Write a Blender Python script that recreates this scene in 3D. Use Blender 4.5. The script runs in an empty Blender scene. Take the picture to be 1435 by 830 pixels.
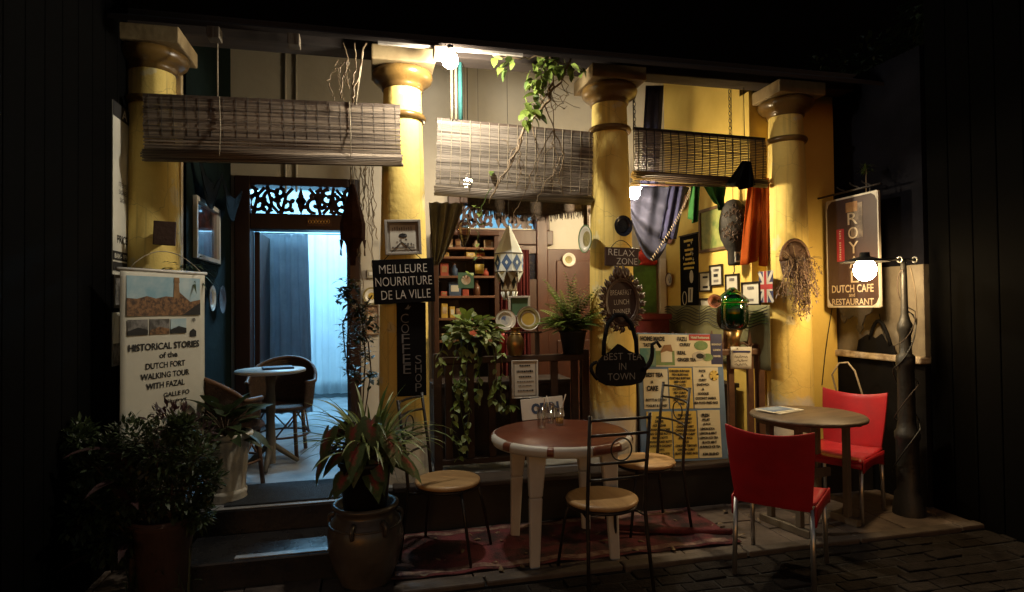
import bpy, bmesh, math, random
from mathutils import Vector, Matrix
R = math.radians
rnd = random.Random(7)
scene = bpy.context.scene
COL = scene.collection

# ------------------------------------------------------------------ camera
YAW, PIT, ROL = R(13.1), R(1.0), R(0.6)
EYE = Vector((0, 0, 1.5))
FPX, CU, CV = 846.0, 717.5, 415.0
fwd = Vector((math.sin(YAW)*math.cos(PIT), math.cos(YAW)*math.cos(PIT), math.sin(PIT)))
r0 = Vector((math.cos(YAW), -math.sin(YAW), 0)); u0_ = r0.cross(fwd)
right = math.cos(ROL)*r0 - math.sin(ROL)*u0_
upv = math.sin(ROL)*r0 + math.cos(ROL)*u0_
cam_d = bpy.data.cameras.new('camera'); cam = bpy.data.objects.new('camera', cam_d)
cam_d.sensor_width = 36; cam_d.lens = 36*FPX/1435; cam_d.clip_end = 500; cam_d.clip_start = .05
M = Matrix((right, upv, -fwd)).transposed().to_4x4(); M.translation = EYE
cam.matrix_world = M
COL.objects.link(cam); scene.camera = cam

# ------------------------------------------------------------------ night sky, exposure
world = bpy.data.worlds.new('World'); scene.world = world; world.use_nodes = True
wn = world.node_tree.nodes; wl = world.node_tree.links
bg = wn['Background']
sky = wn.new('ShaderNodeTexSky'); sky.sky_type = 'NISHITA'; sky.sun_disc = False
sky.sun_elevation = R(1.0); sky.sun_rotation = R(200)
tint = wn.new('ShaderNodeMixRGB'); tint.blend_type = 'MULTIPLY'; tint.inputs[0].default_value = 1.0; tint.inputs[2].default_value = (.95, .92, .92, 1)   # slight warm tint; this sky also fills the shadows
wl.new(sky.outputs[0], tint.inputs[1]); wl.new(tint.outputs[0], bg.inputs[0]); bg.inputs[1].default_value = 0.085
scene.view_settings.view_transform = 'Standard'; scene.view_settings.look = 'None'
scene.view_settings.exposure = 0.45; scene.view_settings.gamma = 1.0
scene.cycles.use_denoising = True
try: scene.cycles.denoiser = 'OPENIMAGEDENOISE'
except Exception: pass
scene.cycles.max_bounces = 8; scene.cycles.diffuse_bounces = 4; scene.cycles.transparent_max_bounces = 12
scene.cycles.sample_clamp_indirect = 4.0
BULB1, BULB2, STREET, TUBE, INNER = 640.0, 950.0, 160.0, 600.0, 95.0   # emission of the lit bulbs

# ------------------------------------------------------------------ measuring helpers (camera ray -> real planes)
def ray(u, v): return right*((u-CU)/FPX) - upv*((v-CV)/FPX) + fwd
def onY(u, v, Y): d = ray(u, v); return EYE + d*(Y/d.y)
def onX(u, v, X): d = ray(u, v); return EYE + d*(X/d.x)
def onZ(u, v, Z): d = ray(u, v); return EYE + d*((Z-EYE.z)/d.z)
def rectY(u0, v0, u1, v1, Y):
    vm, um = (v0+v1)/2, (u0+u1)/2
    a, b = onY(u0, vm, Y).x, onY(u1, vm, Y).x
    t, l = onY(um, v0, Y).z, onY(um, v1, Y).z
    return (a+b)/2, l, b-a, t-l                # centre x, bottom z, width, height
def rectX(u0, v0, u1, v1, X):
    vm, um = (v0+v1)/2, (u0+u1)/2
    a, b = onX(u0, vm, X).y, onX(u1, vm, X).y
    t, l = onX(um, v0, X).z, onX(um, v1, X).z
    return (a+b)/2, l, abs(b-a), t-l

# ------------------------------------------------------------------ materials
MATS = {}
def mat(name, c, rough=.6, c2=None, scale=6, bump=.0, bscale=60, metal=0, stretch=(1,1,1), emit=0, trans=0, alpha=1, sharp=.0, coat=0, sheen=0):
    m = bpy.data.materials.new(name); m.use_nodes = True; MATS[name] = m
    n = m.node_tree.nodes; l = m.node_tree.links; b = n['Principled BSDF']
    b.inputs['Roughness'].default_value = rough; b.inputs['Metallic'].default_value = metal
    b.inputs['Coat Weight'].default_value = coat
    tc = n.new('ShaderNodeTexCoord'); oi = n.new('ShaderNodeObjectInfo')
    ad = n.new('ShaderNodeVectorMath'); ad.operation = 'MULTIPLY_ADD'
    sc = n.new('ShaderNodeVectorMath'); sc.operation = 'SCALE'; sc.inputs['Scale'].default_value = 1
    cx = n.new('ShaderNodeCombineXYZ')
    mu = n.new('ShaderNodeMath'); mu.operation = 'MULTIPLY'; mu.inputs[1].default_value = 37.0
    l.new(oi.outputs['Random'], mu.inputs[0])
    for i in range(3): l.new(mu.outputs[0], cx.inputs[i])
    ad.inputs[1].default_value = stretch
    l.new(tc.outputs['Object'], ad.inputs[0]); l.new(cx.outputs[0], ad.inputs[2])
    no = n.new('ShaderNodeTexNoise'); no.inputs['Scale'].default_value = scale; no.inputs['Detail'].default_value = 7; no.inputs['Roughness'].default_value = .62
    l.new(ad.outputs[0], no.inputs['Vector'])
    rp = n.new('ShaderNodeValToRGB')
    if c2 is None: c2 = tuple(x*.55 for x in c)
    rp.color_ramp.elements[0].position = .3+sharp; rp.color_ramp.elements[1].position = .7-sharp
    rp.color_ramp.elements[0].color = (*c2, 1); rp.color_ramp.elements[1].color = (*c, 1)
    l.new(no.outputs[0], rp.inputs[0]); l.new(rp.outputs[0], b.inputs['Base Color'])
    rr = n.new('ShaderNodeMapRange'); rr.inputs[3].default_value = min(1, rough+.12); rr.inputs[4].default_value = max(.03, rough-.12)
    l.new(no.outputs[0], rr.inputs[0]); l.new(rr.outputs[0], b.inputs['Roughness'])
    if bump:
        n2 = n.new('ShaderNodeTexNoise'); n2.inputs['Scale'].default_value = bscale; n2.inputs['Detail'].default_value = 4
        l.new(ad.outputs[0], n2.inputs['Vector'])
        bp = n.new('ShaderNodeBump'); bp.inputs['Strength'].default_value = bump; bp.inputs['Distance'].default_value = .01
        l.new(n2.outputs[0], bp.inputs['Height']); l.new(bp.outputs[0], b.inputs['Normal'])
    if trans: b.inputs['Transmission Weight'].default_value = trans
    if alpha < 1: b.inputs['Alpha'].default_value = alpha
    if emit:
        b.inputs['Emission Color'].default_value = (*c, 1); b.inputs['Emission Strength'].default_value = emit
    return m

def leafmat(name, c, c2, rough=.45, scale=9):
    """leaf: diffuse + some translucency, colour changing from leaf to leaf"""
    m = mat(name, c, rough, c2, scale, .15, 30)
    n = m.node_tree.nodes; l = m.node_tree.links; b = n['Principled BSDF']; out = n['Material Output']
    tr = n.new('ShaderNodeBsdfTranslucent'); mx = n.new('ShaderNodeMixShader'); mx.inputs[0].default_value = .22
    l.new(b.inputs['Base Color'].links[0].from_socket, tr.inputs[0])
    l.new(b.outputs[0], mx.inputs[1]); l.new(tr.outputs[0], mx.inputs[2]); l.new(mx.outputs[0], out.inputs[0])
    return m

def emat(name, c, s):
    m = bpy.data.materials.new(name); m.use_nodes = True; n = m.node_tree.nodes
    e = n.new('ShaderNodeEmission'); e.inputs[0].default_value = (*c, 1); e.inputs[1].default_value = s
    m.node_tree.links.new(e.outputs[0], n['Material Output'].inputs[0]); MATS[name] = m
    try: m.cycles.emission_sampling = 'FRONT'
    except Exception: pass
    return m

def clothmat(name, c, c2, transl=.25, scale=5, bump=.3):
    m = mat(name, c, .9, c2, scale, bump, 260); m.node_tree.nodes['Principled BSDF'].inputs['Specular IOR Level'].default_value = .12
    n = m.node_tree.nodes; l = m.node_tree.links; b = n['Principled BSDF']; out = n['Material Output']
    tr = n.new('ShaderNodeBsdfTranslucent'); mx = n.new('ShaderNodeMixShader'); mx.inputs[0].default_value = transl
    l.new(b.inputs['Base Color'].links[0].from_socket, tr.inputs[0])
    l.new(b.outputs[0], mx.inputs[1]); l.new(tr.outputs[0], mx.inputs[2]); l.new(mx.outputs[0], out.inputs[0])
    return m

def glassmat(name, c, rough=.03):
    m = bpy.data.materials.new(name); m.use_nodes = True; n = m.node_tree.nodes; l = m.node_tree.links
    tb = n.new('ShaderNodeBsdfTransparent'); tb.inputs[0].default_value = (*c, 1)
    g = n.new('ShaderNodeBsdfGlossy'); g.inputs['Roughness'].default_value = rough
    f = n.new('ShaderNodeLayerWeight'); f.inputs[0].default_value = .35
    mx = n.new('ShaderNodeMixShader'); l.new(f.outputs['Facing'], mx.inputs[0])
    mr = n.new('ShaderNodeMapRange'); mr.inputs[3].default_value = .05; mr.inputs[4].default_value = .7
    l.new(f.outputs['Facing'], mr.inputs[0]); l.new(mr.outputs[0], mx.inputs[0])
    l.new(tb.outputs[0], mx.inputs[1]); l.new(g.outputs[0], mx.inputs[2]); l.new(mx.outputs[0], n['Material Output'].inputs[0])
    MATS[name] = m; return m

def dull(*names):
    for k in names: MATS[k].node_tree.nodes['Principled BSDF'].inputs['Specular IOR Level'].default_value = .06

def caladium():
    """green leaf with a blotched red middle along the midrib (leaf runs along +x, unit length)"""
    m = leafmat('leaf_caladium', (.085,.13,.045), (.045,.075,.025), scale=12)
    n = m.node_tree.nodes; l = m.node_tree.links; b = n['Principled BSDF']; base = b.inputs['Base Color'].links[0].from_socket
    tc = n.new('ShaderNodeTexCoord'); mp = n.new('ShaderNodeMapping'); mp.inputs['Location'].default_value = (-.30,0,0); mp.inputs['Scale'].default_value = (1.5,3.4,1)
    l.new(tc.outputs['Object'], mp.inputs[0]); ln = n.new('ShaderNodeVectorMath'); ln.operation = 'LENGTH'; l.new(mp.outputs[0], ln.inputs[0])
    no = n.new('ShaderNodeTexNoise'); no.inputs['Scale'].default_value = 9; l.new(tc.outputs['Object'], no.inputs[0])
    ad = n.new('ShaderNodeMath'); ad.operation = 'MULTIPLY_ADD'; ad.inputs[1].default_value = 1.3; l.new(no.outputs[0], ad.inputs[0]); l.new(ln.outputs['Value'], ad.inputs[2])
    mr = n.new('ShaderNodeMapRange'); mr.inputs[1].default_value = .75; mr.inputs[2].default_value = 1.45; l.new(ad.outputs[0], mr.inputs[0])
    mx = n.new('ShaderNodeMixRGB'); mx.inputs[1].default_value = (.30,.05,.05,1); l.new(mr.outputs[0], mx.inputs[0]); l.new(base, mx.inputs[2])
    for k in list(l):
        if k.from_socket == base and k.to_node != mx: t_ = k.to_socket; l.remove(k); l.new(mx.outputs[0], t_)
# paint and plaster
def columnmat():
    """yellow limewash, flaked off to white plaster near the foot (object z), damp streaks"""
    m = mat('column_paint', (.82,.63,.19), .85, (.72,.53,.14), 3.0, .35, 26)
    n = m.node_tree.nodes; l = m.node_tree.links; b = n['Principled BSDF']
    base = b.inputs['Base Color'].links[0].from_socket
    tc = n.new('ShaderNodeTexCoord'); sp = n.new('ShaderNodeSeparateXYZ'); l.new(tc.outputs['Object'], sp.inputs[0])
    no = n.new('ShaderNodeTexNoise'); no.inputs['Scale'].default_value = 6; no.inputs['Detail'].default_value = 6
    l.new(tc.outputs['Object'], no.inputs[0])
    ma = n.new('ShaderNodeMath'); ma.operation = 'MULTIPLY_ADD'; ma.inputs[1].default_value = .42; l.new(no.outputs[0], ma.inputs[0]); l.new(sp.outputs[2], ma.inputs[2])
    mr = n.new('ShaderNodeMapRange'); mr.inputs[1].default_value = .60; mr.inputs[2].default_value = .66
    l.new(ma.outputs[0], mr.inputs[0])
    mx = n.new('ShaderNodeMixRGB'); mx.inputs[1].default_value = (.62,.56,.44,1)
    l.new(mr.outputs[0], mx.inputs[0]); l.new(base, mx.inputs[2])
    # thin dirty streaks running down
    st = n.new('ShaderNodeTexNoise'); st.inputs['Scale'].default_value = 1; st.inputs['Detail'].default_value = 5
    vm = n.new('ShaderNodeVectorMath'); vm.operation = 'MULTIPLY'; vm.inputs[1].default_value = (30,30,1.1); l.new(tc.outputs['Object'], vm.inputs[0]); l.new(vm.outputs[0], st.inputs[0])
    m2 = n.new('ShaderNodeMapRange'); m2.inputs[1].default_value = .56; m2.inputs[2].default_value = .74; m2.inputs[4].default_value = .62
    l.new(st.outputs[0], m2.inputs[0])
    # flaked patches where an older, paler coat shows, and fine dark cracks
    pn = n.new('ShaderNodeTexNoise'); pn.inputs['Scale'].default_value = 4.5; pn.inputs['Detail'].default_value = 8; l.new(tc.outputs['Object'], pn.inputs[0])
    pr = n.new('ShaderNodeMapRange'); pr.inputs[1].default_value = .60; pr.inputs[2].default_value = .63; pr.inputs[4].default_value = .55; l.new(pn.outputs[0], pr.inputs[0])
    px_ = n.new('ShaderNodeMixRGB'); px_.inputs[2].default_value = (.66,.60,.40,1); l.new(pr.outputs[0], px_.inputs[0]); l.new(mx.outputs[0], px_.inputs[1])
    vo = n.new('ShaderNodeTexVoronoi'); vo.feature = 'DISTANCE_TO_EDGE'; vo.inputs['Scale'].default_value = 3.2
    wv = n.new('ShaderNodeMixRGB'); wv.inputs[0].default_value = .16; l.new(tc.outputs['Object'], wv.inputs[1]); l.new(pn.outputs[1], wv.inputs[2]); l.new(wv.outputs[0], vo.inputs['Vector'])
    vr = n.new('ShaderNodeMapRange'); vr.inputs[1].default_value = .0; vr.inputs[2].default_value = .006; vr.inputs[3].default_value = .5; vr.inputs[4].default_value = 0; l.new(vo.outputs['Distance'], vr.inputs[0])
    cx_ = n.new('ShaderNodeMixRGB'); cx_.inputs[2].default_value = (.20,.14,.06,1); l.new(vr.outputs[0], cx_.inputs[0]); l.new(px_.outputs[0], cx_.inputs[1]); mx = cx_
    mx2 = n.new('ShaderNodeMixRGB'); mx2.inputs[2].default_value = (.22,.15,.06,1)
    l.new(m2.outputs[0], mx2.inputs[0]); l.new(mx.outputs[0], mx2.inputs[1]); l.new(mx2.outputs[0], b.inputs['Base Color'])
    return m
columnmat()
mat('abacus_paint', (.36,.27,.14), .6, (.22,.15,.07), 7, .2, 25)
mat('capital_paint', (.19,.11,.03), .3, (.10,.055,.016), 7, .15, 25)
mat('cream_plaster', (.52,.48,.40), .8, (.43,.39,.32), 1.6, .25, 14)
mat('yellow_plaster', (.78,.58,.15), .7, (.64,.45,.10), 1.8, .25, 14)
mat('green_paint', (.005,.011,.010), .9, (.003,.006,.006), 3, .2, 20); dull('green_paint')
mat('pale_strip', (.50,.40,.24), .75, (.28,.2,.1), 7, .4, 30)
mat('plinth_black', (.012,.011,.012), .42, (.02,.018,.016), 5, .15, 30)
mat('step_black', (.012,.012,.014), .28, (.02,.02,.022), 8, .12, 40)
mat('cement_floor', (.34,.35,.36), .38, (.20,.20,.21), 4, .2, 25)
mat('mat_dark', (.02,.026,.035), .9, (.01,.012,.017), 40, .6, 200)
mat('dark_wood', (.030,.012,.008), .38, (.012,.005,.004), 4, .15, 30, stretch=(1,1,.15))
mat('brown_wood', (.078,.028,.013), .45, (.034,.012,.006), 5, .15, 30, stretch=(1,1,.12))
mat('panel_wood', (.090,.026,.011), .45, (.040,.012,.006), 3.5, .12, 30, stretch=(1,1,.25))
mat('rail_wood', (.040,.019,.010), .45, (.018,.008,.005), 6, .15, 30)
mat('rail_wood_light', (.15,.075,.038), .5, (.06,.028,.016), 6, .15, 30)
mat('shelf_wood', (.22,.10,.05), .5, (.10,.042,.02), 6, .15, 30, stretch=(.2,1,1))
mat('cabinet_dark', (.030,.011,.009), .6, (.015,.006,.005), 6)
mat('seat_wood', (.52,.33,.15), .42, (.30,.17,.07), 4, .1, 30, stretch=(.35,3,1))
mat('old_table_wood', (.13,.09,.055), .55, (.05,.034,.02), 5, .3, 30, stretch=(.5,3,1))
mat('weathered_wood', (.17,.14,.10), .7, (.08,.06,.04), 5, .3, 40, stretch=(1,1,.1))
mat('beam_wood', (.050,.034,.026), .85, (.02,.014,.011), 5, .3, 30, stretch=(.15,1,1))
mat('roof_tile', (.10,.065,.05), .9, (.04,.028,.024), 6, .5, 40)
mat('flashing', (.50,.47,.42), .5, (.22,.19,.16), 5, .2, 30)
mat('iron', (.010,.009,.009), .42, (.018,.012,.009), 20, .2, 60)
mat('black_board', (.005,.005,.006), .75, (.008,.0075,.008), 3, .1, 30); dull('black_board')
mat('chalk_white', (.82,.80,.76), .8, (.42,.40,.37), 26)
mat('faint_letter', (.17,.17,.18), .6, (.08,.08,.085), 20)
mat('white_paint', (.70,.68,.63), .5, (.56,.54,.49), 5, .1, 30)
mat('paper', (.62,.60,.52), .75, (.50,.48,.41), 4)
mat('banner_cloth', (.60,.58,.50), .7, (.50,.48,.40), 3, .2, 14)
mat('ink', (.012,.012,.014), .7)
mat('gold', (.45,.25,.06), .4, (.3,.15,.03), 12, metal=.6)
mat('brass', (.42,.27,.10), .32, (.22,.13,.045), 9, .1, 20, metal=.9)
mat('white_plastic', (.60,.59,.55), .42, (.50,.48,.44), 6, .08, 40)
mat('vinyl_red', (.17,.050,.026), .36, (.11,.030,.017), 4, .12, 50)
mat('red_plastic', (.40,.014,.022), .36, (.30,.012,.018), 9, .08, 60)
mat('aluminium', (.55,.54,.52), .36, (.4,.39,.38), 14, .06, 60, metal=.9)
mat('glazed_jar', (.10,.085,.068), .3, (.05,.042,.033), 7, .15, 12)
mat('plastic_pot', (.010,.010,.010), .5)
mat('terracotta', (.085,.045,.032), .8, (.045,.024,.018), 7, .2, 30)
mat('planter_stone', (.60,.56,.48), .65, (.42,.38,.31), 7, .3, 40)
mat('soil', (.03,.02,.013), .95, (.012,.009,.006), 40, 1, 80)
mat('bamboo', (.30,.235,.17), .6, (.085,.06,.042), 1.0, .2, 30, stretch=(1.3,1,70), sharp=.13)
mat('bamboo_dark', (.13,.09,.062), .55, (.04,.026,.018), 1.0, .2, 30, stretch=(1.6,1,120))
mat('bamboo_grey', (.25,.21,.17), .65, (.085,.068,.052), 1.0, .2, 30, stretch=(1.3,1,70), sharp=.13)
mat('cord', (.42,.36,.26), .8, (.25,.2,.13), 30)
mat('dark_cord', (.02,.018,.016), .7)
mat('rattan', (.17,.085,.04), .55, (.07,.032,.016), 20, .3, 60)
mat('rattan_weave', (.10,.05,.026), .6, (.035,.017,.01), 60, .8, 160)
mat('blue_cloth', (.13,.14,.24), .85, (.07,.075,.13), 5)
clothmat('drape_blue', (.034,.036,.062), (.020,.021,.038), .25)
clothmat('drape_navy', (.030,.032,.075), (.018,.018,.045), .15)
clothmat('drape_orange', (.58,.14,.025), (.42,.085,.018), .45)
clothmat('drape_green', (.020,.085,.024), (.010,.045,.012), .35)
clothmat('drape_grey', (.24,.22,.17), (.13,.115,.085), .3)
clothmat('curtain_white', (.78,.84,.86), (.70,.77,.80), .35)
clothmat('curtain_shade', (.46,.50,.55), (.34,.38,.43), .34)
clothmat('curtain_red', (.15,.03,.03), (.06,.012,.012), .2, 4)
clothmat('drape_dark', (.005,.006,.007), (.003,.004,.004), .1); dull('drape_dark')
clothmat('mosaic_brown', (.075,.034,.028), (.03,.013,.011), .2, 12)
mat('fringe', (.055,.034,.022), .9, (.02,.012,.008), 60, .6, 120)
mat('lantern_white', (.74,.78,.74), .8, (.60,.64,.60), 6, .2, 200)
mat('lantern_blue', (.09,.17,.36), .8, (.03,.06,.13), 10, .2, 200)
mat('lantern_tan', (.36,.30,.20), .8, (.25,.2,.13), 10)
mat('plate_white', (.66,.63,.54), .25, (.58,.54,.46), 5)
mat('plate_navy', (.020,.025,.05), .25, (.012,.014,.03), 8)
mat('plate_green', (.13,.24,.10), .3, (.08,.14,.06), 9)
mat('plate_olive', (.30,.25,.09), .3, (.18,.14,.05), 16, sharp=.12)
mat('plate_motif_blue', (.10,.13,.24), .3, (.45,.45,.42), 22, sharp=.15)
mat('plate_brown', (.16,.07,.035), .3, (.08,.035,.02), 9)
mat('plate_pink', (.62,.30,.20), .3, (.36,.14,.09), 14)
mat('frame_black', (.012,.010,.010), .35); mat('matt_black', (.016,.013,.012), .8, (.008,.007,.006), 14, .4, 60)
mat('frame_white', (.58,.55,.48), .55, (.46,.43,.36), 6)
mat('frame_grey', (.36,.34,.31), .5, (.2,.19,.17), 7)
mat('frame_wood', (.17,.10,.05), .45, (.08,.045,.022), 6)
mat('grey_print', (.20,.19,.18), .7, (.06,.055,.05), 16, sharp=.12)
mat('green_painting', (.36,.36,.12), .3, (.10,.17,.045), 7, sharp=.05)
mat('red_green_art', (.10,.24,.06), .4, (.02,.05,.02), 4, sharp=.05)
mat('bright_red', (.50,.03,.02), .5, (.35,.02,.015), 8)
mat('sepia_art', (.24,.12,.05), .7, (.055,.03,.018), 42, sharp=.1)
mat('sky_art', (.42,.52,.55), .7, (.20,.36,.46), 6, sharp=.05)
mat('stone_art', (.30,.17,.07), .7, (.16,.085,.035), 30)
mat('photo_reddish', (.15,.045,.035), .12, (.025,.02,.02), 6, sharp=.1, coat=.8)
mat('menu_yellow', (.78,.60,.15), .6, (.68,.50,.11), 3)
mat('menu_cream', (.76,.73,.55), .6, (.68,.65,.47), 3)
mat('menu_blue', (.16,.27,.46), .55, (.10,.17,.29), 3)
mat('menu_teal', (.08,.26,.26), .6, (.25,.36,.26), 10, sharp=.1)
mat('menu_green', (.13,.26,.09), .6, (.24,.34,.14), 16, sharp=.08)
mat('menu_navy', (.025,.03,.13), .55)
mat('menu_red', (.48,.025,.02), .55)
mat('print_brown', (.35,.20,.08), .7, (.22,.11,.05), 20)
mat('sign_brown', (.055,.030,.030), .45, (.035,.019,.019), 4, .1, 40)
mat('sign_tan', (.26,.20,.15), .6, (.08,.06,.05), 8, sharp=.08)
mat('sign_letter', (.58,.50,.38), .5, (.46,.38,.28), 9)
mat('sign_red', (.36,.03,.045), .5, (.26,.02,.03), 9)
mat('plaque_wood', (.070,.034,.020), .6, (.035,.016,.010), 6, .3, 40)
mat('carved_wood', (.090,.052,.034), .45, (.030,.016,.010), 12, .3, 50)
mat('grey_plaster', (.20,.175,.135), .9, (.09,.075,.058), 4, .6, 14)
mat('shadowed_plaster', (.008,.008,.012), .95, (.004,.004,.006), 4, .5, 14); dull('shadowed_plaster')
mat('ledge_white', (.58,.50,.38), .7, (.25,.19,.13), 12, .4, 30, sharp=.1)
mat('black_wall', (.006,.006,.007), .85, (.010,.009,.009), 5, .2, 20); dull('black_wall')
mat('unlit_black', (.0007,.0007,.0007), .98, (.0012,.0011,.0011), 6); dull('unlit_black')  # near-black colour keeps the edge walls and sky blocker looking unlit
mat('post_paint', (.018,.018,.018), .5, (.008,.008,.008), 9, .25, 40)
mat('street_asphalt', (.020,.019,.019), .85, (.012,.011,.011), 9, .5, 70)
mat('paver', (.026,.021,.018), .85, (.013,.0105,.009), 9, .8, 60); dull('paver')
mat('joint', (.012,.010,.0085), .95)
mat('terrace_slab', (.16,.12,.095), .5, (.055,.040,.034), 5, .4, 24, sharp=.03)
mat('kerb_stone', (.10,.077,.06), .7, (.05,.037,.03), 8, .3, 40)
mat('rug_red', (.15,.028,.034), .9, (.030,.014,.014), 5, .6, 120, sharp=.12)
mat('rug_pale', (.26,.17,.13), .85, (.12,.05,.045), 16, .4, 120, sharp=.1)
leafmat('leaf_green', (.11,.17,.04), (.05,.09,.02))
leafmat('leaf_bright', (.22,.29,.055), (.11,.17,.03))
leafmat('leaf_pothos', (.30,.34,.13), (.08,.14,.035), scale=26)
leafmat('leaf_dark', (.055,.080,.030), (.026,.040,.016))
leafmat('leaf_purple', (.095,.042,.045), (.04,.026,.024))
leafmat('leaf_spider', (.34,.36,.14), (.12,.19,.045), scale=18)
leafmat('leaf_spider_mid', (.09,.14,.03), (.05,.09,.02), scale=14)
caladium()
leafmat('petal_white', (.66,.66,.58), (.55,.55,.48))
leafmat('dry_lavender', (.20,.13,.10), (.075,.05,.045), scale=30)
leafmat('dry_stem', (.32,.23,.13), (.15,.10,.06), scale=12)
mat('bark', (.10,.065,.035), .85, (.04,.026,.015), 18, .5, 60)
mat('goods_cream', (.50,.42,.28), .6, (.30,.16,.08), 14, sharp=.12)
mat('goods_red', (.42,.08,.04), .6, (.26,.04,.02), 12)
mat('goods_blue', (.05,.09,.18), .6, (.03,.05,.10), 12)
mat('goods_yellow', (.55,.38,.06), .5, (.4,.25,.04), 9)
mat('goods_green', (.10,.20,.10), .6, (.06,.12,.07), 9)
mat('juice', (.50,.28,.04), .2, (.4,.2,.03), 9)
mat('straw_white', (.60,.50,.40), .5, (.5,.4,.3), 12)
mat('blue_print', (.05,.10,.22), .5, (.22,.28,.36), 14, sharp=.1)
mat('night_pane', (.010,.014,.035), .08)
mat('switch_plastic', (.42,.38,.28), .5)
mat('room_paint', (.62,.70,.72), .7, (.54,.62,.64), 2, .1, 20)
mat('tassel', (.20,.16,.12), .9, (.1,.08,.06), 40)
mat('green_rope', (.03,.16,.15), .8, (.015,.09,.09), 40)
mat('wave_cloth', (.21,.20,.10), .85, (.15,.145,.075), 5)
mat('flag_blue', (.035,.04,.12), .7); mat('flag_white', (.55,.53,.48), .7); mat('flag_red', (.38,.03,.03), .7)
glassmat('clear_glass', (.93,.94,.92)); glassmat('green_glass', (.04,.36,.12)); glassmat('smoky_glass', (.62,.5,.42))
emat('bulb_white', (1.0,.90,.72), BULB1); emat('bulb_warm', (1.0,.80,.50), BULB2)
emat('bulb_street', (1.0,.68,.32), STREET); emat('tube_cyan', (.32,.68,1.0), TUBE); emat('bulb_inner', (1.0,.76,.48), INNER)

# ------------------------------------------------------------------ mesh builder
class MB:
    def __init__(s): s.v = []; s.f = []; s.sm = []
    def add(s, vs, fs, smooth=False, M=None):
        o = len(s.v)
        s.v += [tuple(M @ Vector(p)) for p in vs] if M else [tuple(p) for p in vs]
        for f in fs: s.f.append(tuple(i+o for i in f)); s.sm.append(smooth)
        return s
    def bx(s, x0, x1, y0, y1, z0, z1, M=None):
        v = [(x,y,z) for x in (x0,x1) for y in (y0,y1) for z in (z0,z1)]
        return s.add(v, [(0,1,3,2),(4,6,7,5),(0,4,5,1),(2,3,7,6),(0,2,6,4),(1,5,7,3)], False, M)
    def box(s, c, d, M=None): return s.bx(c[0]-d[0]/2,c[0]+d[0]/2,c[1]-d[1]/2,c[1]+d[1]/2,c[2]-d[2]/2,c[2]+d[2]/2, M)
    def lathe(s, prof, seg=24, c=(0,0,0), M=None, mod=None, smooth=True):
        vs = []; fs = []; n = len(prof)
        for i in range(seg):
            a = 2*math.pi*i/seg
            for r, z in prof:
                k = 1 if mod is None else mod(a, z)
                vs.append((c[0]+r*k*math.cos(a), c[1]+r*k*math.sin(a), c[2]+z))
        for i in range(seg):
            j = (i+1) % seg
            for k in range(n-1):
                if prof[k][0] < 1e-6: fs.append((i*n+k, j*n+k+1, i*n+k+1))
                elif prof[k+1][0] < 1e-6: fs.append((i*n+k, j*n+k, i*n+k+1))
                else: fs.append((i*n+k, j*n+k, j*n+k+1, i*n+k+1))
        return s.add(vs, fs, smooth, M)
    def tube(s, pts, r, seg=6, closed=False, M=None):
        P = [Vector(p) for p in pts]; n = len(P); rs = r if isinstance(r, (list, tuple)) else [r]*n
        vs = []; fs = []; up = None
        for i in range(n):
            if closed: t = (P[(i+1)%n]-P[i-1])
            else: t = P[min(i+1,n-1)]-P[max(i-1,0)]
            if t.length < 1e-9: t = Vector((0,0,1))
            t.normalize()
            if up is None: up = Vector((0,0,1)) if abs(t.z) < .9 else Vector((1,0,0))
            a = t.cross(up)
            if a.length < 1e-6: a = t.orthogonal()
            a.normalize(); b = a.cross(t).normalized(); up = b
            for k in range(seg):
                w = 2*math.pi*k/seg
                vs.append(P[i] + (a*math.cos(w)+b*math.sin(w))*rs[i])
        for i in range(n if closed else n-1):
            j = (i+1) % n
            for k in range(seg):
                m = (k+1) % seg
                fs.append((i*seg+k, i*seg+m, j*seg+m, j*seg+k))
        if not closed:
            fs.append(tuple(range(seg))[::-1]); fs.append(tuple((n-1)*seg+k for k in range(seg)))
        return s.add(vs, fs, True, M)
    def prism(s, pts, y0, y1, M=None):
        """polygon in local xz, extruded in y"""
        n = len(pts); v = [(p[0], y0, p[1]) for p in pts] + [(p[0], y1, p[1]) for p in pts]
        f = [tuple(range(n)), tuple(range(2*n-1, n-1, -1))] + [(i, i+n, (i+1)%n+n, (i+1)%n) for i in range(n)]
        return s.add(v, f, False, M)
    def sheet(s, fn, nu, nv, M=None, smooth=True):
        v = [fn(i/nu, j/nv) for j in range(nv+1) for i in range(nu+1)]
        f = [(j*(nu+1)+i, j*(nu+1)+i+1, (j+1)*(nu+1)+i+1, (j+1)*(nu+1)+i) for j in range(nv) for i in range(nu)]
        return s.add(v, f, smooth, M)
    def ring(s, c, R_, r, axis='y', seg=20, sq=1, M=None):
        pts = []
        for k in range(seg):
            a = 2*math.pi*k/seg; x, z = R_*math.cos(a), R_*sq*math.sin(a)
            pts.append({'y': (c[0]+x, c[1], c[2]+z), 'z': (c[0]+x, c[1]+z, c[2]), 'x': (c[0], c[1]+x, c[2]+z)}[axis])
        return s.tube(pts, r, 6, True, M)
    def mesh(s, name, m, fix=True):
        me = bpy.data.meshes.new(name); me.from_pydata(s.v, [], s.f); me.materials.append(MATS[m])
        me.polygons.foreach_set('use_smooth', s.sm)
        if fix:
            b = bmesh.new(); b.from_mesh(me); bmesh.ops.recalc_face_normals(b, faces=b.faces); b.to_mesh(me); b.free()
        me.update(); return me
    def build(s, name, m, parent=None, loc=None, rot=None, bevel=0, solid=0, kind=None, fix=True):
        return put(s.mesh(name, m, fix and not solid), name, parent, loc, rot, bevel, solid, kind)

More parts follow.
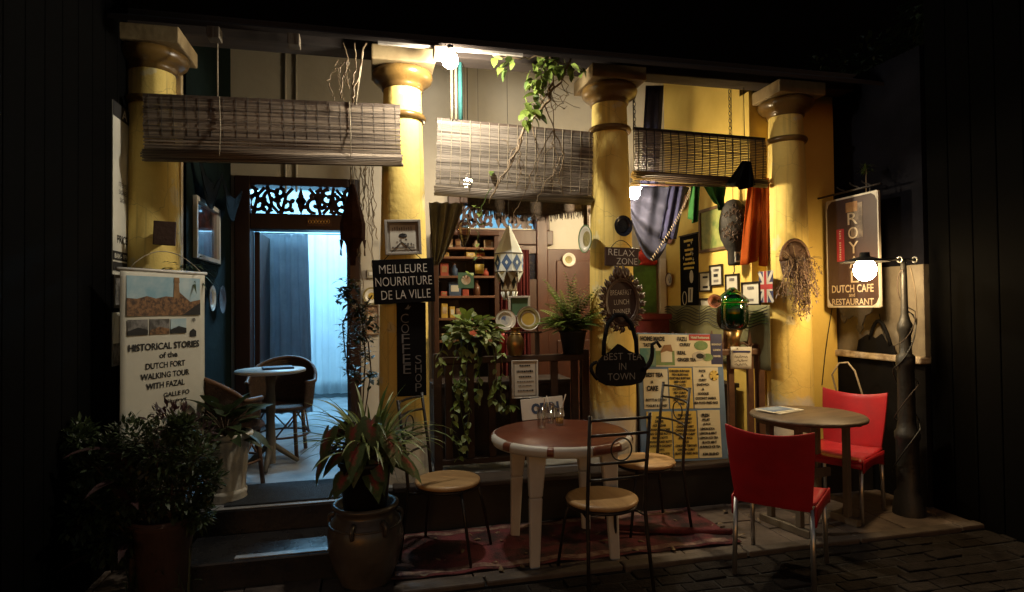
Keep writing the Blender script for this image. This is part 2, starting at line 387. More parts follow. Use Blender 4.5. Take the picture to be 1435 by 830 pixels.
def put(me, name, parent=None, loc=None, rot=None, bevel=0, solid=0, kind=None, scale=None):
    o = bpy.data.objects.new(name, me); COL.objects.link(o)
    if parent: o.parent = parent
    if loc is not None: o.location = loc
    if rot is not None: o.rotation_euler = rot
    if scale is not None: o.scale = scale
    if solid:
        sm = o.modifiers.new('solid', 'SOLIDIFY'); sm.thickness = solid; sm.offset = 0
    if bevel:
        bm = o.modifiers.new('bevel', 'BEVEL'); bm.width = bevel; bm.segments = 2; bm.limit_method = 'ANGLE'; bm.angle_limit = R(40)
    if kind: o['kind'] = kind
    return o

def tag(o, label, cat, group=None):
    o['label'] = label; o['category'] = cat
    if group: o['group'] = group
    return o
def thing(name, label, cat, loc=(0,0,0), rot=0, group=None):
    o = bpy.data.objects.new(name, None); COL.objects.link(o); o.empty_display_size = .1
    o.location = loc; o.rotation_euler = rot if isinstance(rot, (tuple, list)) else (0,0,rot)
    return tag(o, label, cat, group)
def copy_tree(o, parent=None):
    c = o.copy(); COL.objects.link(c); c.parent = parent
    for ch in o.children: copy_tree(ch, c)
    return c

_T = {}
def text(s, x, z, w, h, m, parent, y=-.002, bold=.0, tilt=0, name='lettering', thick=.0012):
    """flat printed or painted lettering fitted into a w x h field centred on local x, z"""
    k = (s, bold)
    if k not in _T:
        cu = bpy.data.curves.new('t', 'FONT'); cu.body = s; cu.align_x = 'CENTER'; cu.offset = bold; cu.resolution_u = 3
        o = bpy.data.objects.new('t', cu)
        me = bpy.data.meshes.new_from_object(o)
        vs = [tuple(v.co) for v in me.vertices]; fs = [tuple(p.vertices) for p in me.polygons]
        bpy.data.objects.remove(o); bpy.data.curves.remove(cu); bpy.data.meshes.remove(me)
        _T[k] = (vs, fs)
    vs, fs = _T[k]
    x0 = min(v[0] for v in vs); x1 = max(v[0] for v in vs); y0 = min(v[1] for v in vs); y1 = max(v[1] for v in vs)
    ct, sn = math.cos(tilt), math.sin(tilt)
    out = []
    for v in vs:
        a = ((v[0]-x0)/(x1-x0)-.5)*w; b = ((v[1]-y0)/max(y1-y0, 1e-6)-.5)*h
        out.append((x+a*ct-b*sn, y, z+a*sn+b*ct))
    mb = MB(); mb.add(out, fs)
    return mb.build(name, m, parent, fix=False)

def wob(a, b, n, amp, seed=None):
    """wobbly polyline from a to b"""
    q = random.Random(seed) if seed is not None else rnd
    a, b = Vector(a), Vector(b); P = []
    for i in range(n+1):
        t = i/n; p = a.lerp(b, t)
        if 0 < i < n: p += Vector((q.uniform(-1,1), q.uniform(-1,1)*.6, q.uniform(-1,1)))*amp
        P.append(p)
    return P
def arc(p0, p1, p2, n=8):
    p0, p1, p2 = Vector(p0), Vector(p1), Vector(p2)
    return [p0*(1-t)**2 + p1*2*t*(1-t) + p2*t*t for t in [i/n for i in range(n+1)]]

def leaf_mesh(name, m, L=1, W=.5, seg=4, droop=.25, fold=.15, tip=1.0):
    """a pointed leaf along +x with a folded midrib; unit length"""
    mb = MB(); vs = []; fs = []
    for i in range(seg+1):
        t = i/seg; w = W*math.sin(math.pi*min(1, t**.75*.97+.02))**tip*.5
        z = -droop*t*t; x = L*t*(1-.1*droop*t)
        vs += [(x, -w, z+fold*w), (x, 0, z), (x, w, z+fold*w)]
    for i in range(seg):
        a = i*3
        fs += [(a, a+1, a+4, a+3), (a+1, a+2, a+5, a+4)]
    mb.add(vs, fs, True); return mb.mesh(name, m, False)
def add_leaf(mb, p, d, L, W, droop=.2, nrm=None):
    d = Vector(d).normalized(); s = d.cross(nrm or Vector((0,0,1)))
    if s.length < 1e-3: s = Vector((1,0,0))
    s.normalize(); n = s.cross(d); p = Vector(p)
    q = p + d*L*.5 - Vector((0,0,droop*L*.2)); t = p + d*L - Vector((0,0,droop*L))
    mb.add([p, q+s*W*.5+n*W*.1, q, q-s*W*.5+n*W*.1, t], [(0,1,2),(0,2,3),(1,4,2),(2,4,3)], True)
def rdir(zlo=-1, zhi=1):
    z = rnd.uniform(zlo, zhi); a = rnd.uniform(0, 2*math.pi); r = math.sqrt(max(0, 1-z*z))
    return Vector((r*math.cos(a), r*math.sin(a), z))
def rot_to(d, roll=0):
    """euler turning +x to direction d"""
    d = Vector(d).normalized(); q = d.to_track_quat('X', 'Z'); return (q.to_matrix() @ Matrix.Rotation(roll, 3, 'X')).to_euler()

mat('bench_wood', (.022,.011,.007), .6, (.010,.005,.004), 6)

# ================================================================== SETTING
FZ, YF, YB, XL, XR, YC = .30, 4.10, 6.00, -1.26, 3.12, 4.35
def struct(o): o['kind'] = 'structure'; return o
mb = MB(); mb.bx(-80, 80, -60, 120, -.4, -.05); struct(mb.build('ground', 'street_asphalt'))
mb = MB(); mb.bx(-.6, 4.6, 1.9, 3.235, -.06, -.023); road = struct(mb.build('brick_road', 'joint'))
bm_ = MB(); bm_.bx(-.096, .096, -.046, .046, -.02, .012); brick_me = bm_.mesh('brick', 'paver')
for j in range(12):
    y = 3.18 - j*.102
    for i in range(25):
        x = -.5 + i*.202 + (.1 if j % 2 else 0)
        if x > 4.5: continue
        o = put(brick_me, 'brick', road, (x+rnd.uniform(-.003,.003), y+rnd.uniform(-.003,.003), -.026+rnd.uniform(-.007,.006)), (rnd.uniform(-.03,.03), rnd.uniform(-.02,.02), rnd.uniform(-.045,.045)), bevel=.006)
mb = MB(); mb.bx(-6, 4.4, 3.24, 4.11, -.06, -.012); terrace = struct(mb.build('terrace', 'joint'))
xs = -2.4; n = 0
while xs < 4.3:
    w = rnd.uniform(.34, .5)
    yy = 3.33
    while yy < 4.07:
        h = min(rnd.uniform(.2, .42), 4.1-yy)
        if 4.1-(yy+h) < .12: h = 4.1-yy
        m_ = MB(); m_.bx(0, w-.008, 0, h-.008, 0, .014)
        m_.build('slab', 'terrace_slab', terrace, (xs, yy, -.014+rnd.uniform(-.002, .003)), (rnd.uniform(-.006,.006), rnd.uniform(-.006,.006), 0), bevel=.004)
        yy += h
    xs += w
for i in range(9):
    m_ = MB(); m_.bx(0, .79, 0, .085, -.05, .012)
    m_.build('kerb_stone', 'kerb_stone', terrace, (-2.6+i*.8, 3.24+rnd.uniform(-.004,.004), rnd.uniform(-.004,.004)), bevel=.01)

# ================================================================== THE CAFE BUILDING
cafe = thing('cafe_building', 'old veranda cafe with yellow columns, cream back wall and tiled eave', 'building', (.9, 4.1, 0))
def wb(m_, name, m, parent=cafe, **k):
    L = Vector((0,0,0)); p = parent
    while p: L += p.location; p = p.parent
    return m_.build(name, m, parent, loc=-L, **k)
m_ = MB(); m_.bx(-1.75, 3.93, YF, 6.1, -.03, .292); wb(m_, 'plinth', 'plinth_black', bevel=.012)
m_ = MB(); m_.bx(-1.75, 3.12, YF+.03, 8.9, .2925, .30); wb(m_, 'floor', 'cement_floor')
sx0, sx1 = -1.02, .10
m_ = MB(); m_.bx(-1.48, sx1, 3.94, 4.098, -.02, .2915); wb(m_, 'landing', 'step_black', bevel=.008)
m_ = MB(); m_.bx(-1.48, sx1-.001, 3.945, 4.129, .2925, .300); wb(m_, 'landing_top', 'cement_floor', bevel=.003)
m_ = MB(); m_.bx(sx0, sx1, 3.52, 3.939, -.02, .15); wb(m_, 'step', 'step_black', bevel=.012)
m_ = MB(); m_.bx(.13, 3.1, YF-.02, YF+.20, .27, .312); wb(m_, 'plinth_ledge', 'beam_wood', bevel=.01)

# --- back wall with door and fanlight openings
dl, dr = onY(330, 450, YB).x, onY(506, 450, YB).x                   # door frame outer edges
dtop = onY(415, 250, YB).z
t2l, t2r, t2b, t2t = onY(640, 305, YB).x, onY(757, 305, YB).x, onY(700, 320, YB).z, onY(700, 287, YB).z
TOP = 4.14
SL = R(25); EY, EZ = 3.95, 3.215
def rp(y): return EZ + (y-EY)*math.tan(SL)
def gable(x0, x1, y0, y1):
    a, b = rp(y0)-.02, rp(y1)-.02
    return MB().add([(x,y,z) for x in (x0,x1) for y, z in ((y0,.3),(y1,.3),(y1,b),(y0,a))], [(0,1,2,3),(7,6,5,4),(0,4,5,1),(1,5,6,2),(2,6,7,3),(3,7,4,0)])
m_ = MB()
m_.bx(XL-.15, dl, YB, YB+.14, .3, TOP); m_.bx(dl, dr, YB, YB+.14, dtop, TOP); m_.bx(dr, t2l, YB, YB+.14, .3, TOP)
m_.bx(t2l, t2r, YB, YB+.14, .3, t2b); m_.bx(t2l, t2r, YB, YB+.14, t2t, TOP); m_.bx(t2r, XR+.13, YB, YB+.14, .3, TOP)
wb(m_, 'back_wall', 'cream_plaster')
for u in (400, 415):
    p = onY(u, 110, YB); m_ = MB(); m_.tube([(p.x, YB-.01, 2.6), (p.x, YB-.01, 4.1)], .011, 6); wb(m_, 'conduit', 'cream_plaster')
m_ = gable(XL-.12, XL, 4.55, YB); wb(m_, 'side_wall', 'green_paint')
m_ = gable(XR, XR+.13, 4.62, YB); wb(m_, 'side_wall', 'yellow_plaster')
m_ = MB(); m_.bx(XR, 3.93, 4.49, 4.62, .29, 3.3); wb(m_, 'corner_wall', 'yellow_plaster')
m_ = MB(); m_.bx(3.50, 3.93, 4.46, 4.4895, .29, 3.3); wb(m_, 'pilaster', 'yellow_plaster', bevel=.008)
m_ = MB(); m_.bx(-8, -1.60, 4.5, 4.62, -.03, 3.3); wb(m_, 'street_wall', 'unlit_black')
m_ = MB(); m_.bx(-1.60, -1.26, 4.5, 4.62, .29, 3.3); wb(m_, 'corner_wall', 'pale_strip')
m_ = MB(); m_.bx(-1.605, -1.49, 4.28, 4.4995, -.02, 3.2); wb(m_, 'pilaster', 'pale_strip', bevel=.006)
lw = thing('left_boundary_wall', 'dark boarded wall at the left edge carrying the paper notices', 'wall', (-1.5, 2.6, 0))
for i in range(10):
    m_ = MB(); m_.bx(-.1, 0, 0, .163, -.04, 6.5); m_.build('board', 'unlit_black', lw, (0, i*.167, 0), bevel=.004)  # raised well above the roof to hide the sky

# --- the lit room behind the door
rx0, rx1, ry1 = -1.6, 2.35, 8.9
m_ = MB(); m_.bx(rx0-.1, rx0, YB+.14, ry1, .3, 3.15); m_.bx(rx1, rx1+.1, YB+.14, ry1, .3, 3.15); m_.bx(rx0-.1, rx1+.1, ry1, ry1+.1, .3, 3.15)
wb(m_, 'room_wall', 'room_paint')
m_ = MB(); m_.bx(rx0-.1, rx1+.1, YB+.14, ry1+.1, 3.15, 3.25); wb(m_, 'room_ceiling', 'room_paint')

# --- door frame, fanlight fretwork
def fret(w, h, seed):
    """pierced scrollwork panel: leafy scrolls cut from board, w x h, centred"""
    q = random.Random(seed); m_ = MB(); T = .012
    def band(pts, r0, r1):
        n = len(pts); L = []; Rr = []
        for i, p in enumerate(pts):
            a = pts[max(0, i-1)]; b = pts[min(n-1, i+1)]; dx, dz = b[0]-a[0], b[1]-a[1]; k = math.hypot(dx, dz) or 1
            r = r0+(r1-r0)*i/(n-1); L.append((p[0]-dz/k*r, p[1]+dx/k*r)); Rr.append((p[0]+dz/k*r, p[1]-dx/k*r))
        for i in range(n-1):
            m_.prism([L[i], L[i+1], Rr[i+1], Rr[i]], -T/2, T/2)
    def blob(x, z, a, L, W):
        c, s = math.cos(a), math.sin(a)
        pts = [(0,0),(.3,.5),(.7,.42),(1,0),(.7,-.42),(.3,-.5)]
        m_.prism([(x+(p[0]*L)*c-(p[1]*W)*s, z+(p[0]*L)*s+(p[1]*W)*c) for p in pts], -T/2-.001, T/2+.001)
    def spiral(cx, cz, r, a0, turns, sgn):
        pts = []
        for i in range(17):
            t = i/16; a = a0+sgn*turns*2*math.pi*t; rr = r*(1-.8*t); pts.append((cx+rr*math.cos(a), cz+rr*math.sin(a)))
        band(pts, .019, .013)
        for i in (3, 6, 9, 12):
            a = a0+sgn*turns*2*math.pi*i/16; blob(pts[i][0], pts[i][1], a+q.uniform(-.4,.4), r*.62, r*.5)
        blob(pts[-1][0]-.015, pts[-1][1], 0, r*.45, r*.45)
    n = max(2, round(w/2/(h*.62)))
    for sd in (-1, 1):
        for i in range(n):
            cx = sd*(w*.08+(i+.5)*(w*.42/n)); up = 1 if i % 2 else -1
            spiral(cx, up*h*.12, h*.34, R(90)*up + (math.pi if sd < 0 else 0), 1.1, sd*up)
            spiral(cx+sd*w*.21/n, -up*h*.26, h*.2, R(-90)*up, .9, -sd*up)
            band([(cx-sd*.2*w/n, -up*h*.45), (cx, -up*h*.2), (cx+sd*.15*w/n, up*h*.5)], .015, .015)
    blob(0, -h*.5, R(90), h, .06); blob(0, 0, 0, .05, .07); blob(0, 0, math.pi, .05, .07)
    return m_
il, ir = onY(352, 450, YB).x, onY(490, 450, YB).x
tb, tt = onY(418, 301, YB).z, onY(418, 262, YB).z
lb = onY(418, 323, YB).z
m_ = MB()
m_.bx(dl, il, YB-.05, YB+.16, .3, dtop); m_.bx(ir, dr, YB-.05, YB+.16, .3, dtop); m_.bx(il, ir, YB-.05, YB+.16, tt, dtop); m_.bx(il, ir, YB-.05, YB+.16, lb, tb)
df = wb(m_, 'door_frame', 'dark_wood', bevel=.008)
f_ = fret(ir-il, tt-tb, 3); wc = ((il+ir)/2, YB+.02, (tt+tb)/2)
f_.v = [(a+wc[0], b+wc[1], c+wc[2]) for a, b, c in f_.v]; wb(f_, 'fanlight_fretwork', 'dark_wood', df)
for k, (a, b) in enumerate(((il, il+.05), (ir-.03, ir))):
    m_ = MB(); m_.bx(a, b, YB+.161, YB+.75, .305, lb); wb(m_, 'door_leaf', 'dark_wood', df, bevel=.006)
m_ = MB(); m_.bx(-.11, .11, -.006, -.001, -.04, .04); p = onY(448, 312, YB)
npl = m_.build('name_plate', 'brown_wood', df, loc=Vector((p.x, YB-.05, p.z))-cafe.location-df.location)
m_ = MB(); q = random.Random(4)
for i in range(7):
    x = -.085+i*.028; m_.ring((x, -.008, q.uniform(-.004,.004)), .012, .003, 'y', 10, 1.5)
m_.build('gilt_carving', 'gold', df, npl.location)

# second fanlight above the shelves
m_ = MB()
m_.bx(t2l-.09, t2l+.03, YB-.04, YB+.15, t2b-.02, t2t+.07); m_.bx(t2r-.03, t2r+.09, YB-.04, YB+.15, t2b-.02, t2t+.07)
m_.bx(t2l+.03, t2r-.03, YB-.04, YB+.15, t2t, t2t+.07); m_.bx(t2l-.12, t2r+.12, YB-.06, YB+.02, t2b-.17, t2b-.021)
df2 = wb(m_, 'fanlight_frame', 'brown_wood', bevel=.008)
f_ = fret(t2r-t2l-.06, t2t-t2b, 9); wc = ((t2l+t2r)/2, YB+.03, (t2t+t2b)/2)
f_.v = [(a+wc[0], b+wc[1], c+wc[2]) for a, b, c in f_.v]; wb(f_, 'fanlight_fretwork', 'brown_wood', df2)
# closed panelled door leaf and dark window right of the shelves
pl, pr = onY(766, 420, YB).x, onY(836, 420, YB).x; pt = onY(800, 350, YB).z
m_ = MB(); m_.bx(pl, pr+.25, YB-.05, YB-.001, .3, pt); pd = wb(m_, 'panelled_door', 'panel_wood', bevel=.006)
for z0, z1 in ((.5, 1.15), (1.3, pt-.12)):
    m_ = MB(); m_.bx(pl+.09, pr+.15, YB-.068, YB-.051, z0, z1); wb(m_, 'door_panel', 'panel_wood', pd, bevel=.015)
m_ = MB(); m_.bx(pl-.12, pl-.005, YB-.08, YB-.001, .3, t2t+.08); wb(m_, 'door_jamb', 'panel_wood', bevel=.008)
wl_, wr_ = onY(733, 380, YB).x, onY(757, 380, YB).x; wt_, wb_ = onY(745, 356, YB).z, onY(745, 392, YB).z
m_ = MB(); m_.bx(wl_-.1, wr_+.0, YB-.06, YB-.001, .3, wb_); wb(m_, 'door_leaf', 'brown_wood', bevel=.006)
m_ = MB(); m_.bx(wl_-.1, wl_, YB-.06, YB-.001, wb_+.001, wt_); m_.bx(wl_-.1, wr_, YB-.06, YB-.001, wt_+.001, t2b-.18); wnd = wb(m_, 'window_frame', 'brown_wood')
m_ = MB(); m_.bx(wl_, wr_, YB-.03, YB-.001, wb_, wt_); wb(m_, 'pane', 'night_pane', wnd)
# white jamb strip at the corner of the yellow side wall
a, b = onY(922, 400, YB).x, onY(931, 400, YB).x
m_ = MB(); m_.bx(a, b, YB-.05, YB-.001, .3, 2.0); wb(m_, 'jamb_strip', 'white_paint', bevel=.006)

# --- beam, roof, rafters, eave
m_ = MB(); m_.bx(-2.4, 4.0, YC-.09, YC+.09, 3.285, 3.43); wb(m_, 'beam', 'beam_wood', bevel=.01)
m_ = MB(); m_.add([(-6,EY,EZ),(4.15,EY,EZ),(4.15,6.6,rp(6.6)),(-6,6.6,rp(6.6)),(-6,EY,EZ+.03),(4.15,EY,EZ+.03),(4.15,6.6,rp(6.6)+.03),(-6,6.6,rp(6.6)+.03)],
    [(0,3,2,1),(4,5,6,7),(0,1,5,4),(1,2,6,5),(2,3,7,6),(3,0,4,7)])
roof = wb(m_, 'roof', 'beam_wood')
tl = MB()
arcp = [(.105*math.cos(math.pi*k/8), .055*math.sin(math.pi*k/8)) for k in range(9)]
vs = [(x, 0, z) for x, z in arcp] + [(x*.86, .42, z*.86) for x, z in arcp] + [(x*.84, 0, z*.72) for x, z in arcp] + [(x*.7, .42, z*.6) for x, z in arcp]
fs = []
for k in range(8): fs += [(k, k+1, k+10, k+9), (k+18, k+27, k+28, k+19), (k, k+18, k+19, k+1)]
tl.add(vs, fs, True); tile_me = tl.mesh('tile', 'roof_tile')
for i in range(38):
    x = -3.2 + i*.195
    for r_ in range(2):
        y = EY-.04 + r_*.34
        put(tile_me, 'tile', roof, Vector((x+rnd.uniform(-.012,.012), y+rnd.uniform(-.02,.015), rp(y)+.032+.012*r_))-cafe.location, (SL+rnd.uniform(-.03,.03), rnd.uniform(-.05,.05), rnd.uniform(-.04,.04)))
for i in range(18):
    x = -2.3 + i*.37
    m_ = MB(); m_.bx(-.03, .03, -.0, 2.4, -.085, 0)
    m_.build('rafter', 'beam_wood', roof, Vector((x, EY+.02+rnd.uniform(0,.05), EZ-.003+.01))-cafe.location, (SL, 0, 0))
# fascia board in uneven lengths and the bright flashing strip by the bulb
xs = -2.2
while xs < 4.0:
    w = rnd.uniform(.5, .95)
    m_ = MB(); m_.bx(0, w-.01, -.012, .012, -.055, .02)
    m_.build('fascia_board', 'weathered_wood', roof, Vector((xs, EY-.012+rnd.uniform(-.01,.008), EZ-.012+rnd.uniform(-.012,.012)))-cafe.location, (rnd.uniform(-.2,.1), rnd.uniform(-.012,.012), rnd.uniform(-.01,.01)), bevel=.004)
    xs += w
m_ = MB(); m_.bx(.05, 1.0, EY-.055, EY-.03, EZ-.034, EZ-.018); wb(m_, 'flashing_strip', 'flashing', roof)
for u in (300, 412, 615):
    p = onY(u, 55, EY-.04); m_ = MB(); m_.bx(p.x-.035, p.x+.035, EY-.07, EY+.02, EZ-.09, EZ-.02); wb(m_, 'eave_bracket', 'weathered_wood', roof, bevel=.004)

# --- columns
prof = [(.185,0),(.185,.06),(.178,.10),(.176,.5),(.172,1.0),(.164,1.5),(.152,2.0),(.142,2.4),(.134,2.7),(.132,2.76)]
m_ = MB(); m_.lathe(prof, 40); shaft_me = m_.mesh('column', 'column_paint')
m_ = MB(); m_.lathe([(.135,2.52),(.158,2.525),(.167,2.545),(.158,2.565),(.135,2.57)], 40); ring_me = m_.mesh('ring', 'capital_paint')
m_ = MB(); m_.lathe([(.130,2.74),(.146,2.745),(.146,2.765),(.150,2.772),(.152,2.778),(.182,2.79),(.206,2.812),(.216,2.84),(.21,2.866),(.19,2.878),(.1,2.88)], 40); ech_me = m_.mesh('echinus', 'capital_paint')
m_ = MB(); m_.bx(-.215,.215,-.215,.215,2.879,2.982); aba_me = m_.mesh('abacus', 'abacus_paint')
for u in ((208, 250), (566, 250), (857, 250), (1109, 250)):
    x = {208: -1.385, 566: .224, 857: 1.800, 1109: 3.365}[u[0]]
    c = put(shaft_me, 'column', cafe, Vector((x, YC, FZ))-cafe.location)
    put(ring_me, 'ring', c); put(ech_me, 'echinus', c); put(aba_me, 'abacus', c, bevel=.008)

# ================================================================== NEIGHBOURING WALL AT THE RIGHT
nb = thing('neighbour_wall', 'rough grey side wall with a pale ledge and black base behind the street lamp', 'wall', (3.95, 3.65, 0))
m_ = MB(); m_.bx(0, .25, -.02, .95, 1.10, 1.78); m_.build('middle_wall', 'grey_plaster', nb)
m_ = MB(); m_.bx(.006, .25, -.02, .95, 1.781, 3.4); m_.build('upper_wall', 'shadowed_plaster', nb)  # upper part coloured dark to imitate the shadow above the lamp
m_ = MB(); m_.bx(-.004, .25, -.02, .84, -.05, 1.045); m_.build('lower_wall', 'black_wall', nb)
m_ = MB(); m_.bx(-.05, .2, -.02, .82, 1.045, 1.0995); m_.build('ledge', 'ledge_white', nb, bevel=.012)
sh = thing('shuttered_wall', 'black boarded shutters of the neighbouring shop at the right edge', 'wall', (3.98, 1.58, 0))
for i in range(12):
    m_ = MB(); m_.bx(0, .05, 0, .165, -.04, 6.5); m_.build('board', 'unlit_black', sh, (0, i*.17, 0), bevel=.006)  # board height added to close off the sky at this edge

# added black mass behind the cafe, hides the bright sky from view
rb = thing('sky_blocker', 'added black mass that hides the sky behind the cafe roof', 'building', (1.0, 9.2, 0))
m_ = MB(); m_.bx(-16, 17, 0, 4, -.05, 13); m_.build('wall', 'unlit_black', rb)
m_ = MB(); m_.bx(-16.3, 17.3, -.4, 4, 13, 13.3); m_.build('roof', 'unlit_black', rb)

# ================================================================== BLINDS
def blind(label, u0, u1, vt0, vt1, vb0, vb1, Y, m, pitch, hgt, rolled, cords, threads, headm='bamboo_dark', thr=.0011):
    a, b = onY(u0, (vt0+vb0)/2, Y), onY(u1, (vt1+vb1)/2, Y)
    zt = (onY(u0, vt0, Y).z+onY(u1, vt1, Y).z)/2; zb = (onY(u0, vb0, Y).z+onY(u1, vb1, Y).z)/2
    w = b.x-a.x; h = zt-zb
    tilt = math.atan2((onY(u1, vt1, Y).z-onY(u0, vt0, Y).z), w)
    t = thing('bamboo_blind', label, 'blind', ((a.x+b.x)/2, Y, zb), (0, -tilt*.9, 0), 'rolled bamboo blinds under the eave')
    s = MB(); n = int((h-.03)/pitch); q = random.Random(int(u0))
    for i in range(n):
        z = h-.02-i*pitch; e0, e1 = q.uniform(-.005,.003), q.uniform(-.003,.005); N = 7
        zz = [z+q.uniform(-.0008,.0008) for _ in range(N+1)]; yy = q.uniform(-.002,.002); bow = .012*math.sin(i/n*3.1)
        vs = []; fs = []
        for k in range(N+1):
            x = -w/2+e0+(w+e1-e0)*k/N; y = yy-bow+q.uniform(-.0008,.0008)
            vs += [(x,y-.002,zz[k]-hgt/2),(x,y-.002,zz[k]+hgt/2),(x,y+.002,zz[k]+hgt/2),(x,y+.002,zz[k]-hgt/2)]
        for k in range(N):
            o = k*4; fs += [(o,o+4,o+5,o+1),(o+1,o+5,o+6,o+2),(o+2,o+6,o+7,o+3),(o+3,o+7,o+4,o)]
        s.add(vs, fs)
    s.build('slats', m, t, kind='stuff', fix=False)
    if rolled:
        s = MB()
        for L_, r in ((0, rolled), (.5, rolled*.82)):
            for i in range(int(2*math.pi*r/(pitch*1.1))):
                an = (i+L_)*pitch*1.1/r; e = q.uniform(-.012,.012); d = q.uniform(-.002,.002)
                s.tube([(-w/2-.004+e, math.cos(an)*(r+d), rolled*.8+math.sin(an)*(r+d)), (w/2+.004+e, math.cos(an)*(r+d), rolled*.8+math.sin(an)*(r+d))], hgt*.62, 4)
        s.build('rolled_end', m, t, kind='stuff', fix=False)
    s = MB(); s.bx(-w/2-.006, w/2+.006, .004, .022, h-.022, h+.006); s.build('head_rail', headm, t, bevel=.003)
    for i in range(threads):
        x = -w/2+.03+(w-.06)*i/(threads-1)
        jx = q.uniform(-.004,.004); s = MB(); s.tube([(x+jx*math.sin(k/8*3.14), -(.0052 if m == 'bamboo_grey' else .0030)-.012*math.sin(k/8*3.1), h-(h-.05)*k/8) for k in range(9)], thr, 4); s.build('thread', 'cord' if m == 'bamboo_grey' else 'dark_cord', t)
    for x in cords:
        s = MB(); s.tube([(x*w, -.012, h+.0), (x*w+.004, -.024, h*.5), (x*w, -.05, .02)], .003, 5); s.build('pull_cord', 'cord', t)
    return t, w, h
bl1, w1, h1 = blind('long brown bamboo blind in front of the two left columns', 203, 562, 132, 147, 226, 229, 4.12, 'bamboo', .0098, .0086, .036, (-.22, .29), 22)
bl2, w2, h2 = blind('pale grey bamboo blind below the white bulb, with bare vines over it', 610, 828, 165, 186, 281, 277, 4.33, 'bamboo_grey', .0098, .0087, .03, (-.3,), 17, thr=.0022)
bl3, w3, h3 = blind('short dark bamboo blind in the right bay with light through its gaps', 888, 1072, 178, 194, 252, 260, 4.36, 'bamboo_dark', .0135, .0098, .03, (), 17, 'iron', .0048)
# chains and cords that carry the blinds
def hang(name, label, cat, a, b, r, m, group=None):
    a, b = Vector(a), Vector(b); s = MB(); s.tube([p-b for p in [a, a.lerp(b,.5), b]], r, 5); o = s.build(name, m, loc=b); return tag(o, label, cat, group)
def chain(label, a, b):
    a, b = Vector(a), Vector(b); t = thing('chain', label, 'chain', b); n = int((a-b).length/.03)
    lk = MB(); lk.ring((0,0,0), .010, .003, 'y', 8, 1.7); me = lk.mesh('link', 'iron')
    for i in range(n): put(me, 'link', t, (0,0,i*.03), (0,0,R(90)*(i%2)))
    return t
p = onY(1022, 120, 4.36); chain('iron chain carrying the right end of the dark blind', (p.x, 4.36, 3.28), (p.x, 4.36, onY(1022, 190, 4.36).z))
p = onY(889, 140, 4.36); chain('iron chain at the left end of the dark blind beside the column', (p.x, 4.36, 3.28), (p.x, 4.36, onY(889, 178, 4.36).z))
p = onY(1042, 120, 4.36); hang('blind_cord', 'thin dark cord down to the right end of the dark blind', 'cord', (p.x,4.36,3.28), (p.x,4.36,onY(1042,192,4.36).z), .003, 'dark_cord')
for u, lab, m in ((633, 'left of two pale cords below the white bulb', 'cord'), (639, 'right of two pale cords below the white bulb', 'cord')):
    p = onY(u, 130, 4.33); hang('blind_cord', lab, 'cord', (p.x,4.33,3.28), (p.x,4.33,onY(u,168,4.33).z), .010, m)
p = onY(645, 130, 4.34); hang('green_rope', 'blue green rope hanging beside the white bulb', 'rope', (p.x,4.34,3.28), (p.x,4.34,onY(645,168,4.34).z), .017, 'green_rope')
p = onY(305, 100, 4.14); hang('blind_cord', 'grey cord down to the left half of the long blind', 'cord', (p.x,4.14,3.2), (p.x,4.14,onY(304,135,4.14).z), .005, 'cord')
p = onY(498, 100, 4.14); hang('blind_cord', 'pale knotted cord on the right half of the long blind', 'cord', (p.x+.05,4.10,3.2), (p.x,4.10,onY(496,147,4.10).z), .007, 'cord')

# ================================================================== LAMPS
def bulb(label, p, r, m, top, sockm='iron', name='light_bulb', stem=.05, shape=1.25, cap=0):
    t = thing(name, label, 'bulb', p)
    s = MB(); s.lathe([(0,-r*shape),(r*.5,-r*shape*.88),(r*.86,-r*.6),(r,-r*.05),(r*.9,r*.42),(r*.6,r*.9),(r*.38,r*1.2),(.014,r*1.35)], 18); s.build('globe', m, t)
    s = MB(); s.lathe([(.0,r*1.3),(.018,r*1.3),(.020,r*1.3+.03),(.016,r*1.3+stem),(0,r*1.3+stem)], 12); s.build('socket', sockm, t)
    if cap: s = MB(); s.lathe([(.02,r*1.3+.03),(.03,r*1.3+.015),(cap,r*.75),(cap*.98,r*.72),(.026,r*1.3+.006)], 20); s.build('cap_shade', 'white_paint', t)
    s = MB(); s.tube([(0,0,r*1.3+stem), tuple(Vector(top)-Vector(p))], .004, 5); s.build('wire', 'dark_cord', t)
    return t
p = onY(631, 85, 3.87); bulb('glaring white bulb under the eave beside the tallest lit column', p, .052, 'bulb_white', (p.x, 3.90, 3.215), stem=.02, shape=1.0)
p = onY(889, 270, 4.62); bulb('warm bare bulb hanging behind the middle column', p, .046, 'bulb_warm', (p.x, 4.62, 3.5), 'white_paint', cap=.062)
p = onY(656, 256, 5.35); bulb('warm inner bulb glowing through the pale blind', p, .045, 'bulb_inner', (p.x, 5.35, 3.8), 'white_paint')
# fluorescent tube in the back room
ft = thing('fluorescent_tube', 'blue white tube lamp high in the room behind the door', 'lamp', (-.33, 7.25, 2.98))
s = MB(); s.tube([(-.6,0,0),(.6,0,0)], .016, 10); s.build('tube', 'tube_cyan', ft)
s = MB(); s.bx(-.64,.64,-.03,.03,.03,.17); s.build('fitting', 'white_paint', ft)
for sx in (-.62, .62): s = MB(); s.bx(sx-.02, sx+.02, -.02, .02, -.02, .03); s.build('cap', 'white_paint', ft)

